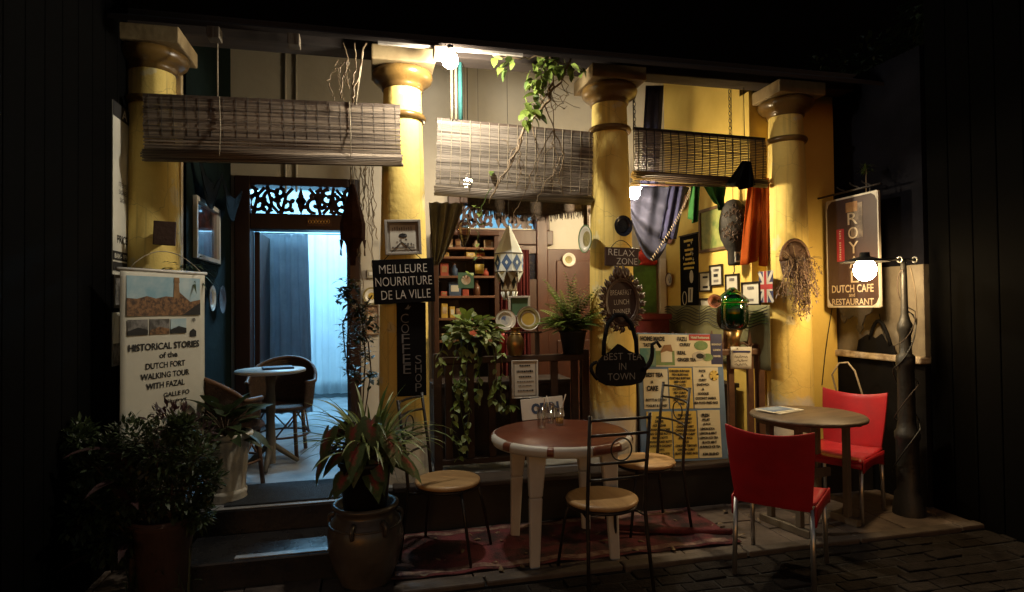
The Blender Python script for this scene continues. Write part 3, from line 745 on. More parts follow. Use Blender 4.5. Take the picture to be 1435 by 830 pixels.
# street lamp
PX, PY = 3.70, 3.56
sl = thing('street_lamp', 'dark cast iron lamp post with flat shade, glowing bulb and wrapped cables', 'street lamp', (PX, PY, 0))
def pz(v): return onY(1266, v, PY).z
s = MB(); s.lathe([(.15,-.02),(.15,.06),(.135,.08),(.13,.14),(.105,.17),(.105,.52),(.118,.54),(.118,.575),(.095,.60),(.082,.66),(.078,pz(515)),(.09,pz(512)),(.09,pz(500)),(.06,pz(495)),(.055,pz(470)),(.075,pz(462)),(.07,pz(455)),(.05,pz(448)),(.036,pz(440)),(.030,pz(385)),(.028,pz(368)),(0,pz(366))], 20, mod=None)
s.v = [(a*.68, b*.68, c) for a, b, c in s.v]; s.build('post', 'post_paint', sl)
lz = pz(364)
s = MB(); s.tube([(.12,0,lz),(-.42,0,lz)], .009, 8); s.build('arm', 'post_paint', sl)
for x in (-.03, .1): s = MB(); s.ring((x,0,lz), .02, .006, 'x', 10); s.build('clamp', 'aluminium', sl)
lx = onY(1212, 378, PY).x-PX
s = MB(); s.lathe([(.0,.062),(.03,.06),(.035,.03),(.10,.012),(.155,-.004),(.156,-.010),(.10,.004),(.03,.012),(0,.014)], 28, (lx,0,lz-.012)); s.build('shade', 'post_paint', sl)
s = MB(); r = .074; s.lathe([(0,-r*1.25),(r*.5,-r*1.1),(r*.86,-r*.72),(r,-r*.15),(r*.85,r*.4),(r*.5,r*.85),(.02,r)], 18, (lx,0,lz-.062)); s.build('bulb', 'bulb_street', sl)
q = random.Random(5)
def coil(r0, z0, z1, turns, m, rr, ph):
    pts = []
    for i in range(int(turns*14)+1):
        t = i/(turns*14); a = ph+turns*2*math.pi*t; z = z0+(z1-z0)*t; r = r0(z)+.012
        pts.append((r*math.cos(a), r*math.sin(a), z+.03*math.sin(a*1.7)))
    k = MB(); k.tube(pts, rr, 5); k.build('cable', m, sl)
rad = lambda z: .68*.118 if z < .62 else (.064 if z < 1.05 else (.054 if z < 1.42 else .027))
coil(rad, .55, 1.75, 2.6, 'beam_wood', .0036, .4); coil(rad, .3, 1.5, 1.8, 'post_paint', .005, 2.2)
s = MB(); s.tube(arc((.025,-.03,lz-.05),(.06,-.05,lz-.2),(.04,-.06,pz(455)),10), .004, 5); s.build('cable', 'weathered_wood', sl)

# ================================================================== SIGN ON THE RIGHT CORNER (faces -X)
SX = 3.76
cy, z0, w, h = rectX(1160, 275, 1234, 430, SX); w = .54
cy = (onX(1160,350,SX).y+onX(1233,350,SX).y)/2; w = onX(1160,350,SX).y-onX(1233,350,SX).y
sg = thing('projecting_sign', 'brown hanging sign with pale border behind the street lamp', 'sign', (SX, cy, z0), -R(90))
s = MB(); s.bx(-w/2, w/2, -.008, .008, 0, h); s.build('board', 'sign_brown', sg)
s = MB(); b = .008
s.bx(-w/2-.003,-w/2+b,-.0095,.0095,0,h); s.bx(w/2-b,w/2+.003,-.0095,.0095,0,h); s.bx(-w/2+b,w/2-b,-.0095,.0095,-.006,b); s.bx(-w/2+b,w/2-b,-.0095,.0095,h-b,h+.006); s.build('frame', 'frame_white', sg)
for cx, cz, a in ((-1,0,0),(1,0,0),(-1,1,0),(1,1,0)):
    s = MB(); c0 = (cx*(w/2-b), b if not cz else h-b); dx, dz = -cx*.055, .06*(1 if not cz else -1)
    s.prism([c0, (c0[0]+dx, c0[1]), (c0[0]+dx*.35, c0[1]+dz*.35), (c0[0], c0[1]+dz)], -.012, -.0081); s.build('corner_piece', 'frame_white', sg)
s = MB(); s.bx(-.0, .12, -.0105, -.0081, h*.62, h-.06); s.build('picture_patch', 'sign_tan', sg)
s = MB(); s.bx(-.05, .07, -.0115, -.0106, h*.86, h*.95); s.build('picture_patch', 'print_brown', sg)
s = MB(); s.bx(-.155, -.075, -.0108, -.0081, h*.42, h*.72); s.build('red_label', 'sign_red', sg)
s = MB(); q = random.Random(2)
for i in range(13):
    if i == 4: continue
    z = h*.70-i*h*.0215; s.bx(-.125+q.uniform(0,.004), -.118, -.0118, -.0109, z-.006, z+.005); s.bx(-.118, -.108+q.uniform(-.004,.004), -.0118, -.0109, z-.001, z+.004); s.bx(-.112, -.107, -.0118, -.0109, z-.006, z-.001)
s.build('lettering', 'sign_letter', sg, kind='stuff')
for i, ch in enumerate('ROYAL'):
    text(ch, .02+i*.003, h*(.80-i*.132), .10 if ch != 'L' else .08, .095, 'sign_letter', sg, -.0128, .0)
text('DUTCH CAFE', .0, h*.165, w*.80, .062, 'sign_letter', sg, -.0125, .015)
text('and', .0, h*.108, .06, .03, 'sign_letter', sg, -.0125, .005)
text('RESTAURANT', .0, h*.045, w*.80, .052, 'sign_letter', sg, -.0125, .015)
# bracket and iron scrolls
s = MB(); s.tube([(-w/2-.12,0,h+.05),(w/2+.02,0,h+.05)], .009, 6)
for x in (-w*.35, w*.35): s.tube([(x,0,h+.05),(x,0,h)], .005, 5)
s.tube([(-w/2-.12,0,h+.05),(-w/2-.12,.0,h*.7)], .009, 6)
s.build('bracket', 'iron', sg)
for x, k in ((-.12, 1), (.02, 1.2), (.14, 1)):
    s = MB(); pts = [(x+.05*k*math.cos(a*.7)*(1-a/9), 0, h+.055+.02*a*k*.6) for a in [i*.5 for i in range(10)]]; s.tube(pts, .006, 5); s.build('scroll', 'iron', sg)
s = MB()
s.prism([(x, z-.19) for x, z in [(-.16,.185),(.20,.185),(.17,.14),(.12,.12),(.10,.07),(.07,.02),(.05,.05),(.045,.1),(0,.12),(-.05,.09),(-.09,.12),(-.13,.14)]], -.006, .006); s.build('fretted_drop', 'iron', sg)
for x, z in ((.06,-.17), (-.1,-.09)):  # black cut-outs standing in for heart-shaped shadows on the wall
    s = MB(); s.prism([(x,z-.045),(x+.035,z),(x+.032,z+.02),(x+.015,z+.028),(x,z+.016),(x-.015,z+.028),(x-.032,z+.02),(x-.035,z)], -.004, .004); s.build('heart_shadow', 'iron', sg)

# ================================================================== SIGNS ON THE COLUMNS
def sign(name, label, rect, Y, th, m, cat='sign', tilt=0, rotz=0, lean=0, bevel=.003, X=None):
    cx, z, w, h = rect
    t = thing(name, label, cat, (cx, Y, z) if X is None else (X, cx, z), (lean, -tilt, rotz))
    s = MB(); s.bx(-w/2, w/2, 0, th, 0, h); s.build('board', m, t, bevel=bevel)
    return t, w, h
YS = 4.155
t, w, h = sign('chalk_sign', 'black board with three lines of French chalk lettering on the lit column', rectY(524, 363, 610, 425, 4.12), 4.12, .018, 'black_board', tilt=R(2.6))
text('MEILLEURE', 0, h*.78, w*.78, h*.19, 'chalk_white', t, -.002, -.012); text('NOURRITURE', 0, h*.5, w*.92, h*.2, 'chalk_white', t, -.002, -.012); text('DE LA VILLE', .01, h*.2, w*.80, h*.2, 'chalk_white', t, -.002, -.012)
s = MB(); s.tube([(-w*.3,.02,h),(0,.03,h+.12),(w*.3,.02,h)], .003, 5); s.build('hanging_wire', 'dark_cord', t)
t, w, h = sign('coffee_board', 'tall narrow black board with faded vertical lettering below the chalk sign', rectY(556, 424, 597, 555, 4.16), 4.15, .016, 'black_board')
for i, ch in enumerate('COFFEE'): text(ch, -.045+.003*i, h*(.83-.108*i), .052, .062, 'faint_letter', t, -.002, -.01)
for i, ch in enumerate('SHOP'): text(ch, .045, h*(.39-.1*i), .042, .056, 'faint_letter', t, -.002, -.01)
s = MB(); s.prism([(-.045,h*.93),(-.03,h*.95),(-.02,h*.98),(-.012,h*.955),(0,h*.965),(-.012,h*.935),(-.02,h*.925)], -.002, -.0008); s.build('star', 'faint_letter', t)
# box-framed picture
def framed(name, label, rect, Y, fm, border, pm, X=None, rotz=0, tilt=0, depth=.025, mount=None, cat='picture', pane=False, mb_=.0):
    cx, z, w, h = rect
    t = thing(name, label, cat, (cx, Y, z) if X is None else (X, cx, z), (0, -tilt, rotz)); b = border
    s = MB(); s.bx(-w/2,-w/2+b,-depth,0,0,h); s.bx(w/2-b,w/2,-depth,0,0,h); s.bx(-w/2+b,w/2-b,-depth,0,0,b); s.bx(-w/2+b,w/2-b,-depth,0,h-b,h); s.build('frame', fm, t, bevel=.003)
    s = MB(); s.bx(-w/2+b, w/2-b, -.006, -.001, b, h-b); s.build('mount' if mount else 'picture', mount or pm, t)
    if mount:
        s = MB(); s.bx(-w/2+b+mb_, w/2-b-mb_, -.009, -.0065, b+mb_, h-b-mb_); s.build('picture', pm, t)
    return t, w, h
t, w, h = framed('box_frame', 'grey box frame with small pale print on the lit column', rectY(540, 308, 591, 357, 4.14), 4.16, 'frame_grey', .018, 'paper', depth=.026, mount='frame_grey', mb_=.018, tilt=R(2))
s = MB()
for i in range(9): s.bx(-.07+i*.0155, -.065+i*.0155, -.0108, -.0095, h*.70, h*.70+.018+.004*(i%3))
s.build('print_mark', 'grey_print', t); s = MB(); s.lathe([(0,0),(.028,0)], 14, M=Matrix.Translation((0,-.0112,h*.55)) @ Matrix.Rotation(R(90),4,'X') @ Matrix.Diagonal((1,.55,1,1))); s.build('print_mark', 'ink', t)
q = random.Random(3)
s = MB()
for i in range(16):
    x, z = q.uniform(-.075,.075), h*.26+q.uniform(0,.05)*(1 if q.random()<.6 else .3); k = q.uniform(.002,.007); s.bx(x-k,x+k,-.0108,-.0095,z-k*.7,z+k*.7)
s.bx(-.075,.075,-.0108,-.0095,h*.2,h*.235); s.build('print_mark', 'grey_print', t)

# relax sign, carved oval, teapot board on the middle column
t, w, h = sign('wooden_name_board', 'small brown board with chalked RELAX ZONE on the middle column', rectY(848, 347, 895, 373, 4.12), 4.12, .016, 'sign_brown', tilt=R(-1.0))
text('RELAX', -w*.02, h*.72, w*.78, h*.34, 'chalk_white', t, -.002, -.01, R(-2)); text('ZONE', w*.14, h*.26, w*.62, h*.34, 'chalk_white', t, -.002, -.01)
s = MB(); s.tube(arc((-w*.3,.016,h),(0,.03,h+.11),(w*.3,.016,h)), .003, 5); s.build('hanging_wire', 'dark_cord', t)

cx, z0, w, h = rectY(840, 378, 905, 462, 4.09)
ov = thing('carved_oval_sign', 'oval carved wooden frame listing three meals in chalk on the middle column', 'sign', (cx, 4.10, z0), (0, R(-2), 0))
s = MB(); n = 28; s.prism([(w*.34*math.cos(2*math.pi*k/n), h*.46+h*.37*math.sin(2*math.pi*k/n)) for k in range(n)], 0, .012); s.build('panel', 'sign_brown', ov)
s = MB(); s.ring((0,-.006,h*.46), w*.36, .016, 'y', 32, (h*.39)/(w*.36)); s.ring((0,-.010,h*.46), w*.325, .007, 'y', 32, (h*.35)/(w*.325)); s.build('moulding', 'carved_wood', ov)
def acanthus(m_, x, z, a, L, W):
    c, sn = math.cos(a), math.sin(a)
    for k in (-1, 0, 1):
        b_ = a+k*.75; P = arc((x,-.01,z),(x+L*.6*math.cos(b_),-.03,z+L*.6*math.sin(b_)),(x+L*math.cos(b_-k*.5)*(1-.25*abs(k)),-.012,z+L*math.sin(b_-k*.5)*(1-.25*abs(k))),5)
        m_.tube(P, [W*.5,W*.62,W*.6,W*.5,W*.36,W*.16], 5)
for k in range(22):
    a = 2*math.pi*k/22+R(90); r_ = 1
    x, z = w*.38*math.cos(a), h*.46+h*.41*math.sin(a); s = MB()
    big = 1.7 if abs(((a-R(90)+math.pi) % (2*math.pi))-math.pi) < .4 else 1.0
    acanthus(s, x, z, a+(.5 if math.cos(a) > 0 else -.5), .058*big, .016*big); s.build('carved_leaf', 'carved_wood', ov)
for tx_, zz, ww in (('BREAKFAST', .62, .46), ('LUNCH', .46, .32), ('DINNER', .30, .38)): text(tx_, 0, h*zz, w*ww, h*.085, 'chalk_white', ov, -.002, -.012)

cx, z0, w, h = rectY(832, 440, 908, 541, 4.06)
tp = thing('teapot_sign', 'black cut-out teapot board with hoop handle and faded lettering on the middle column', 'sign', (cx, 4.07, z0))
k = w/2
body = [(-.80,.10),(-.55,.02),(-.15,-.01),(.35,.0),(.75,.05),(.88,.16),(.95,.30),(.93,.45),(.85,.58),(.70,.66),(.48,.69),(.30,.73),(.15,.80),(-.02,.87),(-.1,.88),(-.25,.80),(-.40,.72),(-.62,.66),(-.80,.55),(-.90,.40),(-.92,.25)]
s = MB(); s.prism([(x*k, z*h*.66) for x, z in body], -.008, .010); s.build('body', 'black_board', tp)
s = MB(); s.tube([(-.62*k,0,h*.43), (-.60*k,0,h*.62), (-.46*k,0,h*.86), (-.18*k,0,h*.985), (.12*k,0,h*.985), (.42*k,0,h*.86), (.58*k,0,h*.62), (.60*k,0,h*.43)], .017, 8); s.build('hoop_handle', 'black_board', tp)
s = MB(); s.tube(arc((.86*k,0,h*.22),(1.25*k,0,h*.30),(1.18*k,0,h*.56),8)+[Vector((1.36*k,0,h*.60)), Vector((1.5*k,0,h*.52))], [.02,.02,.019,.018,.017,.016,.015,.015,.014,.013,.012], 7); s.build('spout', 'black_board', tp)
s = MB(); s.tube(arc((-.86*k,0,h*.34),(-1.32*k,0,h*.3),(-.86*k,0,h*.10),8), .013, 6); s.build('side_handle', 'black_board', tp)
for tx_, x, zz, ww in (('BEST', -.28, .41, .7), ('TEA', .50, .40, .52), ('IN', .05, .27, .26), ('TOWN', .0, .13, 1.0)): text(tx_, x*k, h*zz, ww*k, h*.095, 'faint_letter', tp, -.0095, -.01)

# plates
def plate(label, p, r, rings, rot=(0,0,0), d=.018, name='plate', group=None, sq=1):
    """a dish hung with its face to local -y; rings = [(outer radius fraction, material)] from rim inwards"""
    t = thing(name, label, 'plate', p, rot, group); Mx = Matrix.Rotation(R(90), 4, 'X')
    def zz(f): return d*(1 if f > .92 else (.75 if f > .66 else .2*f))
    for i, (f, m) in enumerate(rings):
        f1 = rings[i+1][0] if i+1 < len(rings) else 0
        pr = [(r*(f1+(f-f1)*j/4), zz(f1+(f-f1)*j/4)) for j in range(5)]
        s = MB(); s.lathe(pr, 28, M=Mx)
        if i == 0: s.lathe([(r, d),(r*.98, d-.006),(r*.6, -.002),(0, -.002)], 28, M=Mx)
        s.build(('rim','band','centre')[min(i,2)], m, t)
    return t
p = onY(872, 317, 4.17); plate('dark navy plate on the middle column above the brown board', p, .078, [(1,'plate_navy'),(.6,'plate_navy')], (0,0,R(8)))
p = onY(824, 335, 4.25); plate('green rimmed plate hung edge-on at the left side of the middle column', (p.x-.01, p.y, p.z), .105, [(1,'plate_green'),(.9,'plate_white'),(.55,'plate_olive')], (0,R(4),R(-82)))
p = onY(797, 364, YB-.07); plate('white plate with green motif on the panelled door', p, .078, [(1,'plate_brown'),(.9,'plate_white'),(.5,'plate_olive')])

# wooden plaque on the first column and the wire above the banner
cx, z0, w, h = rectY(212, 309, 243, 343, 4.10)
t = thing('wooden_plaque', 'small square dark wooden plaque on the far left column', 'plaque', (cx, 4.13, z0), (0, R(2), R(12)))
s = MB(); s.bx(-w/2, w/2, 0, .02, 0, h); s.build('board', 'plaque_wood', t, bevel=.004)
s = MB(); s.bx(-.03,.03,.02,.085,h*.3,h*.7); s.build('block', 'plaque_wood', t)

# ================================================================== BANNER AND NOTICES AT THE LEFT
BY = 4.06
cx, z0, w, h = rectY(169, 377, 286, 590, BY)
# the banner stands turned to the right: from the side wall back towards the column
bl_, br_ = Vector((-1.357, 3.75)), Vector((-1.046, 4.228)); w = (br_-bl_).length; cxy = (bl_+br_)/2
z1_ = onX(168, 376, bl_.x).z; z2_ = onX(286, 384, br_.x).z; ztop = (z1_+z2_)/2; h = 1.0; z0 = ztop-h
bn = thing('tour_banner', 'white cloth banner about historical stories and walking tours, far left', 'banner', (cxy.x, cxy.y, z0), (0, 0, math.atan2(br_.y-bl_.y, br_.x-bl_.x)))
s = MB(); s.sheet(lambda a, b: ((a-.5)*w, .0016*math.sin(a*7+b*3)+.0010*math.sin(b*11), b*h), 14, 20); s.build('cloth', 'banner_cloth', bn, solid=.002)
s = MB(); s.tube([(-w/2-.02,0,h),(w/2+.015,0,h)], .010, 8); s.build('top_bar', 'white_paint', bn)
s = MB(); s.tube([(w*.42,.02,-z0+.32),(w*.42,.02,h)], .008, 6); s.tube([(-w*.40,.02,-z0+.32),(-w*.40,.02,h)], .008, 6); s.build('stand', 'iron', bn)
yb = -.0048
il_, ir_, it_, ib_ = -w*.44, w*.43, h*.965, h*.735
s = MB(); s.prism([(il_,ib_),(ir_,ib_),(ir_,it_),(il_,it_)], yb, yb+.001); s.build('picture_sky', 'sky_art', bn)
ih = it_-ib_
s = MB(); s.prism([(il_,ib_),(ir_,ib_),(ir_,ib_+ih*.42),(w*.30,ib_+ih*.36),(w*.16,ib_+ih*.62),(w*.10,ib_+ih*.48),(0,ib_+ih*.5),(-w*.12,ib_+ih*.44),(-w*.22,ib_+ih*.5),(-w*.33,ib_+ih*.43),(il_,ib_+ih*.45)], yb-.0015, yb-.0005); s.build('picture_houses', 'sepia_art', bn)
s = MB(); s.prism([(w*.20,ib_),(ir_,ib_),(ir_,ib_+ih*.33),(w*.33,ib_+ih*.2)], yb-.003, yb-.002); s.build('picture_roof', 'ink', bn)
s = MB(); s.prism([(w*.085,ib_+ih*.45),(w*.165,ib_+ih*.45),(w*.15,ib_+ih*.97),(w*.10,ib_+ih*.97)], yb-.003, yb-.002); s.prism([(w*.09,ib_+ih*.86),(w*.16,ib_+ih*.86),(w*.155,ib_+ih*1.0),(w*.095,ib_+ih*1.0)], yb-.0045, yb-.0035); s.build('picture_tower', 'stone_art', bn)
for i, (a, b, m) in enumerate(((-.43,-.21,'grey_print'),(-.19,.04,'grey_print'),(.055,.25,'sky_art'))):
    s = MB(); s.prism([(a*w,h*.625),(b*w,h*.625),(b*w,h*.715),(a*w,h*.715)], yb, yb+.001); s.build('small_photo', m, bn)
    s = MB(); s.prism([(a*w,h*.625),(b*w,h*.625),(b*w,h*.655),((a+b)/2*w,h*.67),(a*w,h*.65)], yb-.0015, yb-.0005); s.build('small_photo', 'ink' if i != 1 else 'sepia_art', bn)
s = MB(); s.prism([(w*.30,h*.60),(w*.38,h*.60),(w*.38,h*.635),(w*.34,h*.65),(w*.30,h*.635)], yb, yb+.001); s.build('print_mark', 'ink', bn)
text('n', w*.35, h*.705, .02, .02, 'ink', bn, yb, .02)
for tx_, x, zz, ww, hh in (('HISTORICAL STORIES', 0, .555, .84, .042), ('of the', .03, .50, .22, .036), ('DUTCH FORT', .0, .442, .47, .036), ('WALKING TOUR', 0, .383, .58, .036), ('WITH FAZAL', 0, .325, .46, .036), ('GALLE FO', .13, .262, .32, .028), ('Storyt', .13, .218, .26, .028)):
    text(tx_, x*w, h*zz, w*ww, h*hh, 'ink', bn, yb, .03)
s = MB(); s.tube(arc((bl_.x+.01,bl_.y+.1,z0+h+.01),(cxy.x-.02,cxy.y+.03,z0+h+.24),(br_.x-.01,br_.y-.02,z0+h+.0),10), .003, 5); tag(s.build('banner_wire', 'cord'), 'thin bent wire rising above the white banner', 'wire')

# notices on the left boundary wall (face +X)
cy = (onX(157,260,-1.5).y+onX(177,260,-1.5).y)/2; wn_ = .24
zt_, zb_ = onX(170,150,-1.497).z, onX(170,388,-1.497).z
t = thing('price_notice', 'tall pale notice with black print at the far left edge', 'notice', (-1.497, cy+.0, zb_), R(90))
h = zt_-zb_; w = wn_
s = MB(); s.bx(-w/2, w/2, -.006, -.001, 0, h); s.build('sheet', 'paper', t)
s = MB(); s.bx(-w/2, w/2, -.008, -.0065, h-.09, h); s.build('dark_band', 'ink', t)
s = MB(); s.bx(-w/2, w/2, -.008, -.0065, .03, .085); s.bx(-w/2, w/2, -.008, -.0065, .095, .15); s.build('dark_band', 'ink', t)
text('A', .05, h-.045, .08, .06, 'paper', t, -.0085, .02)
for tx_, zz, ww in (('ITEMS', .46, .13), ('SIGNES', .415, .13), ('SIGN', .37, .1)): text(tx_, .03, h*zz+.08, ww, .028, 'ink', t, -.0075, .0)
text('PRICE', .02, .225, .16, .05, 'ink', t, -.0075, .02); text('8AM - 9PM', .0, .122, .2, .03, 'paper', t, -.0085, .02)
for z1, hh, m, lab, nm in ((onX(165,432,-1.497).z, .33, 'sepia_art', 'dark framed print under the tall notice', 'wall_print'),):
    t = thing(nm, lab, 'picture', (-1.497, cy, z1), R(90)); s = MB(); s.bx(-w/2, w/2, -.012, -.001, 0, .2); s.build('frame', 'frame_black', t); s = MB(); s.bx(-w/2+.02, w/2-.02, -.014, -.0125, .02, .18); s.build('picture', 'grey_print', t)
z1 = onX(165, 512, -1.497).z; z2 = onX(165, 438, -1.497).z; h = z2-z1
t = thing('design_notice', 'small white notice with three lines of print beside the banner', 'notice', (-1.497, cy, z1), R(90))
s = MB(); s.bx(-w/2, w/2, -.006, -.001, 0, h); s.build('sheet', 'paper', t)
for tx_, zz in (('end', .86), ('Desig', .69), ('Paint', .53)): text(tx_, .04, h*zz, .12, .03, 'ink', t, -.0075, .02)
s = MB(); s.bx(-w/2, w/2, -.008, -.0065, .0, h*.42); s.build('print_block', 'grey_print', t)

# ================================================================== RAILINGS AND MENU BOARD
def railing(label, x0, x1, ztop, m, spikes=0):
    t = thing('veranda_railing', label, 'railing', ((x0+x1)/2, 4.38, FZ), 0, 'railings between the columns'); w = x1-x0; H = ztop-FZ
    s = MB(); s.bx(-w/2, w/2, -.04, .04, H-.05, H); s.build('top_rail', m, t, bevel=.008)
    s = MB(); s.bx(-w/2, w/2, -.025, .025, .06, .10); s.build('bottom_rail', m, t, bevel=.005)
    n = int(w/.155); b = MB(); b.bx(-.026, .026, -.016, .016, .10, H-.051); me = b.mesh('baluster', m)
    for i in range(n): put(me, 'baluster', t, (-w/2+w*(i+.5)/n, 0, 0), (0,0,0), bevel=.004)
    for sx in (-1, 1):
        s = MB(); s.bx(sx*w/2-.03, sx*w/2+.03, -.03, .03, .013, H+.03); s.build('end_post', m, t, bevel=.006)
    return t
zr = onY(760, 497, 4.38).z
railing('dark wooden railing behind the round red topped table', .46, 1.58, zr, 'rail_wood')
rl3 = railing('brown wooden railing behind the menu board', 2.03, 3.10, onY(1060, 488, 4.38).z, 'rail_wood_light')
zr3 = onY(1060, 488, 4.38).z
# picket points on the right railing
s = MB(); s.prism([(-.028,0),(.028,0),(.0,.15)], -.008, .008); pk = s.mesh('picket', 'rail_wood_light')
for i in range(9): put(pk, 'picket', rl3, (-.46+i*.115, .02, zr3-FZ+.0), (0,0,0))

mbd = thing('menu_board', 'tall blue edged menu board with yellow and cream panels beside the middle column', 'menu board', (onY(960, 640, 4.19).x, 4.18, .315), (R(-7), R(2), 0))
MW = onY(1022, 560, 4.22).x-onY(902, 560, 4.22).x; MH = onY(960, 470, 4.30).z-.30
MH = MH/math.cos(R(7))
s = MB(); s.bx(-MW/2, MW/2, 0, .02, 0, MH); s.build('board', 'menu_blue', mbd, bevel=.003)
def pan(a, b, c, d, m, y=-.003, nm='panel'):
    s = MB(); s.bx(MW*(a-.5), MW*(b-.5), y, y+.0022, MH*c, MH*d); s.build(nm, m, mbd)
    return MW*((a+b)/2-.5)
pan(.01,.43,.735,.99,'menu_cream'); pan(.43,.985,.735,.99,'menu_cream')
pan(.02,.20,.735,.88,'menu_teal',-.0045,'picture'); pan(.20,.42,.745,.86,'menu_green',-.0045,'picture')
s = MB(); s.prism([(MW*(-.24),MH*.77),(MW*(-.11),MH*.77),(MW*(-.11),MH*.85),(MW*(-.175),MH*.90),(MW*(-.24),MH*.85)], -.006, -.0046); s.build('picture_house', 'menu_cream', mbd)
s = MB(); s.prism([(MW*(-.25),MH*.84),(MW*(-.20),MH*.905),(MW*(-.12),MH*.91),(MW*(-.10),MH*.85),(MW*(-.17),MH*.86)], -.0075, -.0061); s.build('picture_roof', 'print_brown', mbd)
pan(.60,.86,.945,.995,'menu_red',-.0045,'red_label'); pan(.855,.995,.755,1.0,'menu_navy',-.0045,'navy_label')
for cxx, czz, rr, m in ((.74,.905,.05,'menu_green'),(.71,.82,.05,'paper'),(.72,.82,.028,'ink'),(.81,.81,.04,'menu_green')):
    s = MB(); s.prism([(MW*(cxx-.5)+rr*1.2*math.cos(2*math.pi*k/14), MH*czz+rr*.75*math.sin(2*math.pi*k/14)) for k in range(14)], -.0055-.001*(m == 'ink'), -.0031); s.build('picture', m, mbd)
A = pan(.05,.33,.405,.715,'menu_cream'); B = pan(.345,.615,.405,.725,'menu_yellow'); Cc = pan(.63,.93,.405,.73,'menu_cream')
D = pan(.07,.355,.02,.385,'menu_yellow'); E = pan(.37,.645,.02,.385,'menu_yellow'); Fp = pan(.66,.925,.02,.39,'menu_cream')
mt = lambda tx_, x, z, w_, h_=.020, m='ink', y=-.0075, b=.02: text(tx_, x, MH*z, MW*w_, h_*1.12, m, mbd, y, b+.035)
mt('HOME MADE', MW*-.33, .955, .28, .032); mt('TASTY', MW*-.385, .905, .11, .026, b=.01)
mt('FAZLI', MW*.015, .955, .11, .03, b=0); mt('CURRY', MW*.05, .91, .13, .024); mt('REAL', MW*.005, .845, .1, .026); mt('GINGER TEA', MW*.06, .79, .22, .026)
mt('Hotel Restaurant', MW*.23, .97, .22, .018, 'paper'); mt('BREAKFAST', MW*.425, .915, .12, .014, 'paper'); mt('LUNCH', MW*.425, .87, .09, .014, 'paper'); mt('DINNER', MW*.425, .82, .09, .014, 'paper')
mt('BEST TEA', A-.01, .67, .20, .030); mt('&', A-.03, .615, .025, .02); mt('CAKE', A-.03, .565, .13, .036); mt('ROTTI & CURRY', A, .475, .24, .018); mt('YOGURT & HONEY', A, .43, .25, .018)
for i, l_ in enumerate(('CHICKEN BURIYANI','FISH BURIYANI','VEGETABLE BURIYANI','BEEF CURRY','EGG ROTTI','COCONUT ROTTI','FISH CURRY','PINEAPPLE','FRUIT SALAD','CAKES')):
    mt(l_, B-.01+.006*(i%2), .70-.0285*i, min(.25, .0148*len(l_)), .0175)
for i, l_ in enumerate(('RICE','&','CURRY','SANDWICH','&','NOODLES','COCONUT SAMBOL','SEA FOOD FRIED RICE')):
    mt(l_, Cc-.03+(.02 if i > 5 else 0), .70-.036*i, min(.28, .017*len(l_)+.01), .0185)
for i, l_ in enumerate(('MENU','DINNER','ICE CREAM','BANANA PAN CAKE','EGG CHEESE ROTTI','MANGO ROTTI','BANANA HONEY ROTTI','CHOCOLATE COCONUT','ROTTI','WELCOME ROTTI')):
    mt(l_, D, .34-.031*i, min(.265, .0148*len(l_)+.01), .017)
for i, l_ in enumerate(('FISH CURRY','PRAWN CURRY','BEEF CURRY','CHICKEN CURRY','CHICKEN NOODLES','VEGETABLE CURRY','FRIED RICE','RICE','CHICKEN TERIYAKI','CHICKEN CURRY','SEAFOOD FRIED RICE')):
    mt(l_, E, .355-.0295*i, min(.26, .0148*len(l_)+.01), .0165)
for i, l_ in enumerate(('FRESH','FRUIT','JUICE','LEMON SODA','LEMON & MINT','LEMON ICE TEA','BLACK MINT','SURPRICE ICE TEA')):
    mt(l_, Fp-.03+.004*i, .35-.035*i, min(.24, .016*len(l_)+.01), .018 if i else .024)
mt('KIM BLEND', Fp, .05, .19, .018)
s = MB(); s.lathe([(0,0),(.04,0)], 16, M=Matrix.Translation((Cc+.07,-.0075,MH*.665)) @ Matrix.Rotation(R(90),4,'X')); s.build('lemon_print', 'menu_yellow', mbd)

# notice on the right railing, certificate on the left railing
cx, z0, w, h = rectY(1023, 486, 1052, 517, 4.33)
t = thing('paper_note', 'white handwritten paper note hung on the brown railing', 'notice', (cx, 4.325, z0), (0, R(2), 0))
s = MB(); s.sheet(lambda a, b: ((a-.5)*w, -.006*math.sin(a*3), b*h), 5, 5); s.build('paper', 'paper', t, solid=.0015)
s = MB(); s.bx(-w*.42, w*.42, -.009, -.0075, h*.74, h*.82); s.build('blue_strip', 'menu_navy', t)
q = random.Random(8)
for zz in (.55, .38, .2):
    s = MB(); s.tube([(-w*.34+w*.62*i/14, -.009, h*zz+.012*q.uniform(-1,1)) for i in range(15)], .0016, 4); s.build('handwriting', 'ink', t)
t, w, h = framed('railing_certificate', 'pale framed certificate fixed to the dark railing above the table', rectY(717, 505, 754, 558, 4.33), 4.335, 'white_paint', .006, 'paper', depth=.012, cat='notice')
s = MB(); b = .016; s.bx(-w/2+b,w/2-b,-.0085,-.0062,b,b+.003); s.bx(-w/2+b,w/2-b,-.0085,-.0062,h-b-.003,h-b); s.bx(-w/2+b,-w/2+b+.003,-.0085,-.0062,b+.003,h-b-.003); s.bx(w/2-b-.003,w/2-b,-.0085,-.0062,b+.003,h-b-.003); s.build('border_line', 'ink', t)
q = random.Random(12)
for zz, ww, hh in ((.86,.4,.012),(.71,.62,.016),(.57,.45,.013),(.44,.6,.008),(.33,.5,.008),(.2,.55,.011)):
    s = MB(); x = -w*ww/2
    while x < w*ww/2:
        k = q.uniform(.005,.016); s.bx(x, x+k, -.0085, -.0062, h*zz-hh/2, h*zz+hh/2*q.uniform(.6,1)); x += k+.004
    s.build('print_line', 'grey_print' if hh < .012 else 'ink', t)

